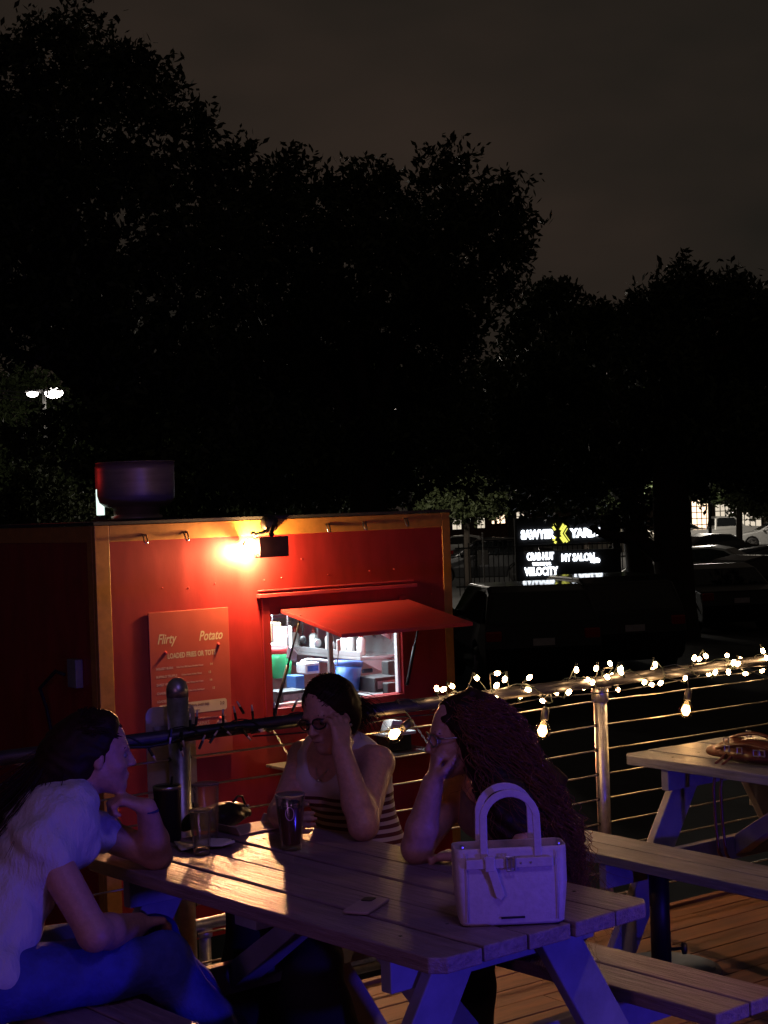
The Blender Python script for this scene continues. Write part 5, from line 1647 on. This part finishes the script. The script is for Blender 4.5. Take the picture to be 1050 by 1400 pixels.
# ---------------------------------------------------------------- lot lamps
def lot_lamp(label, px, d, py, heads, pw):
    b = Wd(px, 700, d)
    top = Wd(px, py, d)
    o = thing('lot_lamp', label, 'street lamp', (b.x, b.y, GZ), 0)
    h = top.z - GZ
    MB().tube([(0, 0, 0), (0, 0, h + .15)], [.10, .06], 10).build('pole', mat('lamp_pole', (.006, .006, .006), .9, var=0, spec=.1), o, smooth=True)
    MB().box((-.25, -.25, 0), (.25, .25, .6)).build('footing', mat('stone_grey', (.25, .24, .22), .8), o, bevel=.03)
    for hx_, sz in heads:
        MB().box((min(0, hx_), -.04, h + .06), (max(0, hx_), .04, h + .13)).build('arm', M_black, o)
        hd_ = MB().box((hx_ - .30, -.20, h + .02), (hx_ + .30, .28, h + .14)).build('lamp_head', M_black, o, bevel=.03)
        MB().ball((hx_, -.10, h - .03), (.26 * sz, .14, .15 * sz), 12, 8).build('lens', emit_mat('lot_glow', (1, .93, .84), 16), hd_, smooth=True)
        lamp('POINT', 'lot_light', Vector((b.x + hx_, b.y - .2, GZ + h - .45)), pw, (1, .90, .76), shadow_soft_size=.2)
    return o
lot_lamp('tall twin lot lamp glaring white through the leaves at far left', 66, 62, 537, ((-.42, .85), (.40, 1.35)), 300)
lot_lamp('added lot lamp hidden behind the broad oak, lighting the parked cars', 560, 52, 560, ((-.5, .7), (.5, .7)), 420)  # added lamp, kept out of sight, that brightens the parked cars
lot_lamp('lot lamp among the leaves above the white pickup', 970, 84, 607, ((-.3, .7),), 2800)

# overhead wires
pw = thing('utility_pole', 'dark utility pole with three drooping wires at far left', 'utility pole', Wd(-60, 700, 70), 0)
pw.location.z = GZ; XF[pw.name] = Matrix.Translation(pw.location)
MB().tube([(0, 0, 0), (0, 0, 9.6)], [.16, .11], 10).build('pole', mat('tarred_wood', (.05, .035, .025), .85), pw, smooth=True)
MB().box((-1.1, -.06, 8.6), (1.1, .06, 8.75)).build('crossarm', mat('tarred_wood', (.05, .035, .025), .85), pw)
for k in (-1., 0, 1.):
    MB().tube([(k + 34 * t, 10 * t, 8.8 + (2.6 + .4 * k) * t - 2.2 * math.sin(math.pi * t)) for t in np.linspace(0, 1, 16)], .022, 5).build('wire', M_black, pw)

# ---------------------------------------------------------------- trees
M_bark = mat('bark', (.055, .042, .032), .9, var=.3, scale=14, bump=1.5, stretch=(3, 3, .8))
def leafmat(name, c):
    m = mat(name, c, .55, var=.25, scale=1.2, spec=.3)
    b = m.node_tree.nodes['Principled BSDF']
    return m
M_leaf = leafmat('oak_leaf', (.050, .070, .026))
M_leaf2 = leafmat('pale_leaf', (.065, .082, .034))


def leaves(blobs, n, size, per=22, twig=.22, rs=NR):
    """leaf-sized faces in sprays spread through the blobs, denser towards the outside"""
    vol = np.array([r[0] * r[1] * r[2] for c, r in blobs]) ** .72
    ns = max(1, n // per)
    pick = rs.choice(len(blobs), ns, p=vol / vol.sum())
    C_ = np.array([list(c) for c, r in blobs])[pick]
    R_ = np.array([list(r) for c, r in blobs])[pick]
    d = rs.normal(size=(ns, 3)); d /= np.linalg.norm(d, axis=1, keepdims=True)
    rr = rs.uniform(.15, 1, (ns, 1)) ** .45 * rs.uniform(.92, 1.13, (ns, 1))
    P0 = C_ + d * R_ * rr
    ax_ = d * .8 + rs.normal(size=(ns, 3)) * .55 + np.array([0, 0, -.12]); ax_ /= np.linalg.norm(ax_, axis=1, keepdims=True)
    t = rs.uniform(-.6, 1, (ns, per, 1))
    P = P0[:, None] + ax_[:, None] * t * twig * 1.5 + rs.normal(size=(ns, per, 3)) * twig * .38
    P = P.reshape(-1, 3)
    a = rs.normal(size=P.shape) + np.repeat(ax_, per, 0) * .8; a /= np.linalg.norm(a, axis=1, keepdims=True)
    b = np.cross(a, rs.normal(size=P.shape)); b /= np.linalg.norm(b, axis=1, keepdims=True)
    s = size * rs.uniform(.6, 1.3, (len(P), 1))
    q = np.stack([P - a * s, P + b * s * .42, P + a * s, P - b * s * .42], 1).reshape(-1, 3)
    return q, np.arange(len(q)).reshape(-1, 4)


def fastmesh(name, v, f, m, parent):
    me = bpy.data.meshes.new(name)
    me.vertices.add(len(v)); me.vertices.foreach_set('co', v.astype(np.float32).ravel())
    me.loops.add(f.size); me.loops.foreach_set('vertex_index', f.astype(np.int32).ravel())
    me.polygons.add(len(f)); me.polygons.foreach_set('loop_start', np.arange(0, f.size, 4, dtype=np.int32))
    try:
        me.polygons.foreach_set('loop_total', np.full(len(f), 4, np.int32))
    except Exception:
        pass
    me.update(calc_edges=True)
    me.materials.append(m)
    o = bpy.data.objects.new(name, me); COL.objects.link(o); o.parent = parent
    return o


def tree(label, base, trunk_h, trunk_r, blobs, n, leaf, ml, twig=.22, limbs=8, cat='tree', extra=(), group=None):
    """blobs: (centre, radii) in world metres"""
    o = thing('tree', label, cat, base, 0, group)
    base = Vector(base)
    rel = [((Vector(c) - base), r) for c, r in blobs]
    tb = MB()
    tp = Vector((RND.uniform(-.3, .3) * trunk_r * 3, 0, trunk_h))
    tb.tube([(0, 0, -.1), (trunk_r * .2, 0, trunk_h * .12), tp * .5, tp], [trunk_r * 1.5, trunk_r * 1.05, trunk_r * .95, trunk_r * .85], 12)
    order = sorted(range(len(rel)), key=lambda i: -rel[i][1][0])[:limbs]
    for i in order:
        c = rel[i][0]
        m = tp.lerp(c, .5) + Vector((RND.uniform(-.3, .3), RND.uniform(-.3, .3), RND.uniform(-.1, .5)))
        tb.tube([tp * .92, tp.lerp(m, .5) + Vector((0, 0, .12)), m, c], [trunk_r * .55, trunk_r * .38, trunk_r * .26, trunk_r * .07], 7)
        for _ in range(3):
            e = c + Vector((RND.uniform(-1, 1) * rel[i][1][0], RND.uniform(-1, 1) * rel[i][1][1], RND.uniform(-.6, 1) * rel[i][1][2])) * .8
            tb.tube([m.lerp(c, .4), c.lerp(e, .4), e], [trunk_r * .14, trunk_r * .08, trunk_r * .02], 5)
    for ps, rs_ in extra:
        tb.tube([Vector(p) - base for p in ps], rs_, 8)
    tb.build('trunk', M_bark, o, smooth=True)
    v, f = leaves(rel, n, leaf, twig=twig)
    fastmesh('crown', v, f, ml, o)
    return o


def pb(lst, d, spread, flat=.9, dz=1.3):
    s = FPX / d
    return [(Wd(px, py, d + RND.uniform(-spread, spread)), (r / s * 1.0, r / s * dz, r / s * flat)) for px, py, r in lst]

OAK1 = [(15, 115, 66), (70, 75, 52), (112, 25, 30), (108, 75, 46), (180, 82, 34), (160, 120, 55), (222, 135, 48), (95, 175, 90), (15, 230, 90), (235, 215, 66), (278, 165, 16), (300, 245, 52), (330, 215, 26), (150, 300, 105), (30, 345, 95), (285, 345, 85), (100, 425, 85), (230, 445, 95), (15, 440, 55), (-60, 300, 110), (-80, 150, 90), (175, 540, 80), (300, 540, 85), (150, 615, 62), (255, 640, 70), (350, 620, 70), (-70, 450, 80), (70, 585, 34), (25, 600, 34)]
tree('huge dark oak filling the upper left above the trailer', G(205, 27), 4.2, .42, pb(OAK1, 27, 2.4), 62000, .085, M_leaf, .20, 12)
OAK2 = [(385, 262, 48), (345, 320, 75), (450, 292, 56), (408, 225, 20), (505, 262, 44), (560, 268, 42), (606, 240, 36), (632, 222, 16), (645, 292, 50), (690, 272, 30), (712, 300, 22), (600, 345, 80), (688, 345, 38), (500, 370, 90), (400, 420, 90), (620, 420, 55), (692, 398, 16), (560, 470, 85), (450, 500, 90), (632, 470, 38), (350, 520, 80), (590, 560, 75), (500, 600, 85), (400, 625, 70), (620, 625, 52), (540, 655, 40), (450, 660, 40)]
tree('broad dark oak standing behind the middle of the trailer', G(505, 31), 4.4, .40, pb(OAK2, 31, 2.6), 56000, .092, M_leaf, .22, 12)
OAK3 = [(735, 428, 38), (712, 470, 26), (765, 410, 26), (790, 462, 46), (832, 462, 40), (750, 540, 66), (690, 570, 44), (822, 560, 62), (706, 628, 42), (780, 630, 52), (850, 620, 44), (668, 520, 20), (735, 668, 34), (800, 672, 30)]
tree('dark tree in the gap right of the broad oak, over the lit sign', G(872, 41), 4.6, .34, pb(OAK3, 41, 2.2), 34000, .11, M_leaf, .26, 9)
OAK4 = [(930, 400, 34), (905, 420, 34), (872, 428, 26), (985, 412, 40), (1035, 425, 38), (900, 490, 52), (1075, 440, 50), (970, 500, 66), (1060, 510, 66), (905, 585, 55), (1000, 590, 64), (862, 640, 36), (1085, 600, 60), (950, 640, 36), (842, 714, 15), (1040, 640, 40), (880, 700, 16)]
tk = [Wd(915, 800, 34), Wd(905, 762, 34), Wd(875, 738, 33.8), Wd(830, 732, 33.6), Wd(806, 722, 33.5)]
tree('old oak with a thick trunk and a low limb reaching over the sign', G(915, 34), 5.6, .40, pb(OAK4, 34, 2.2), 44000, .095, M_leaf, .24, 10, extra=((tk, [.24, .20, .15, .10, .03]),))
tree('young tree with lit lower leaves beside the trailer corner', G(636, 58), 2.6, .12, pb([(640, 682, 30), (606, 688, 26), (676, 684, 26), (640, 660, 24), (585, 690, 22), (705, 676, 20)], 58, 1.2), 11000, .10, M_leaf2, .22, 5)
tree('leafy green tree lit from the shops above the white pickup', G(1008, 78), 3.0, .16, pb([(1022, 668, 30), (990, 652, 18), (1040, 676, 34), (1015, 645, 30), (1008, 690, 14), (1058, 690, 26)], 78, 1.6), 12000, .12, M_leaf2, .28, 5)
tree('feathery bush catching lamp light at the far left above the trailer', G(58, 50), 1.6, .10, pb([(55, 690, 34), (40, 660, 24), (70, 640, 16), (85, 700, 24), (20, 690, 26), (62, 610, 10)], 50, 1.0), 7000, .10, M_leaf2, .22, 4, cat='bush')
tree('rounded bush catching lamp light beside the roof fan', G(116, 54), 1.6, .10, pb([(117, 690, 16), (108, 700, 14), (122, 704, 10)], 54, .8), 5000, .09, M_leaf2, .18, 3, cat='bush')
BK = [((0, 0, 5.2), (3.4, 3.2, 2.6)), ((2.2, .5, 6.6), (2.6, 2.4, 2.2)), ((-2.3, -.4, 6.4), (2.6, 2.4, 2.2)), ((.3, 0, 8.2), (2.6, 2.4, 2.0)), ((-.8, .6, 9.4), (1.6, 1.6, 1.3)), ((3.3, 0, 4.6), (2.2, 2.2, 1.7)), ((-3.3, 0, 4.5), (2.2, 2.2, 1.7))]
b0 = G(40, 76)
bk = tree('distant round tree at far left, first of the far row', b0, 3.0, .25, [(b0 + Vector(c), r) for c, r in BK], 26000, .17, M_leaf, .34, 6, group='trees of the far row beyond the car park')
far = [(160, 82, 'distant round tree behind the roof fan'), (270, 78, 'distant round tree over the bright far windows'), (385, 84, 'distant round tree behind the floodlight'), (490, 80, 'distant round tree behind the middle of the hatch'),
       (590, 88, 'distant round tree above the trailer right corner'), (700, 92, 'distant round tree above the twin parking signs'), (800, 88, 'distant round tree right of the monument sign'), (880, 98, 'distant round tree left of the thick trunk'), (1050, 96, 'distant round tree at the right edge of the lot'), (-50, 80, 'distant round tree past the left edge by the wires')]
for px, d, lab in far:
    copy_tree(bk, G(px, d), RND.uniform(0, 6.28), lab, 'trees of the far row beyond the car park', (1, 1, RND.uniform(.85, 1.1)))
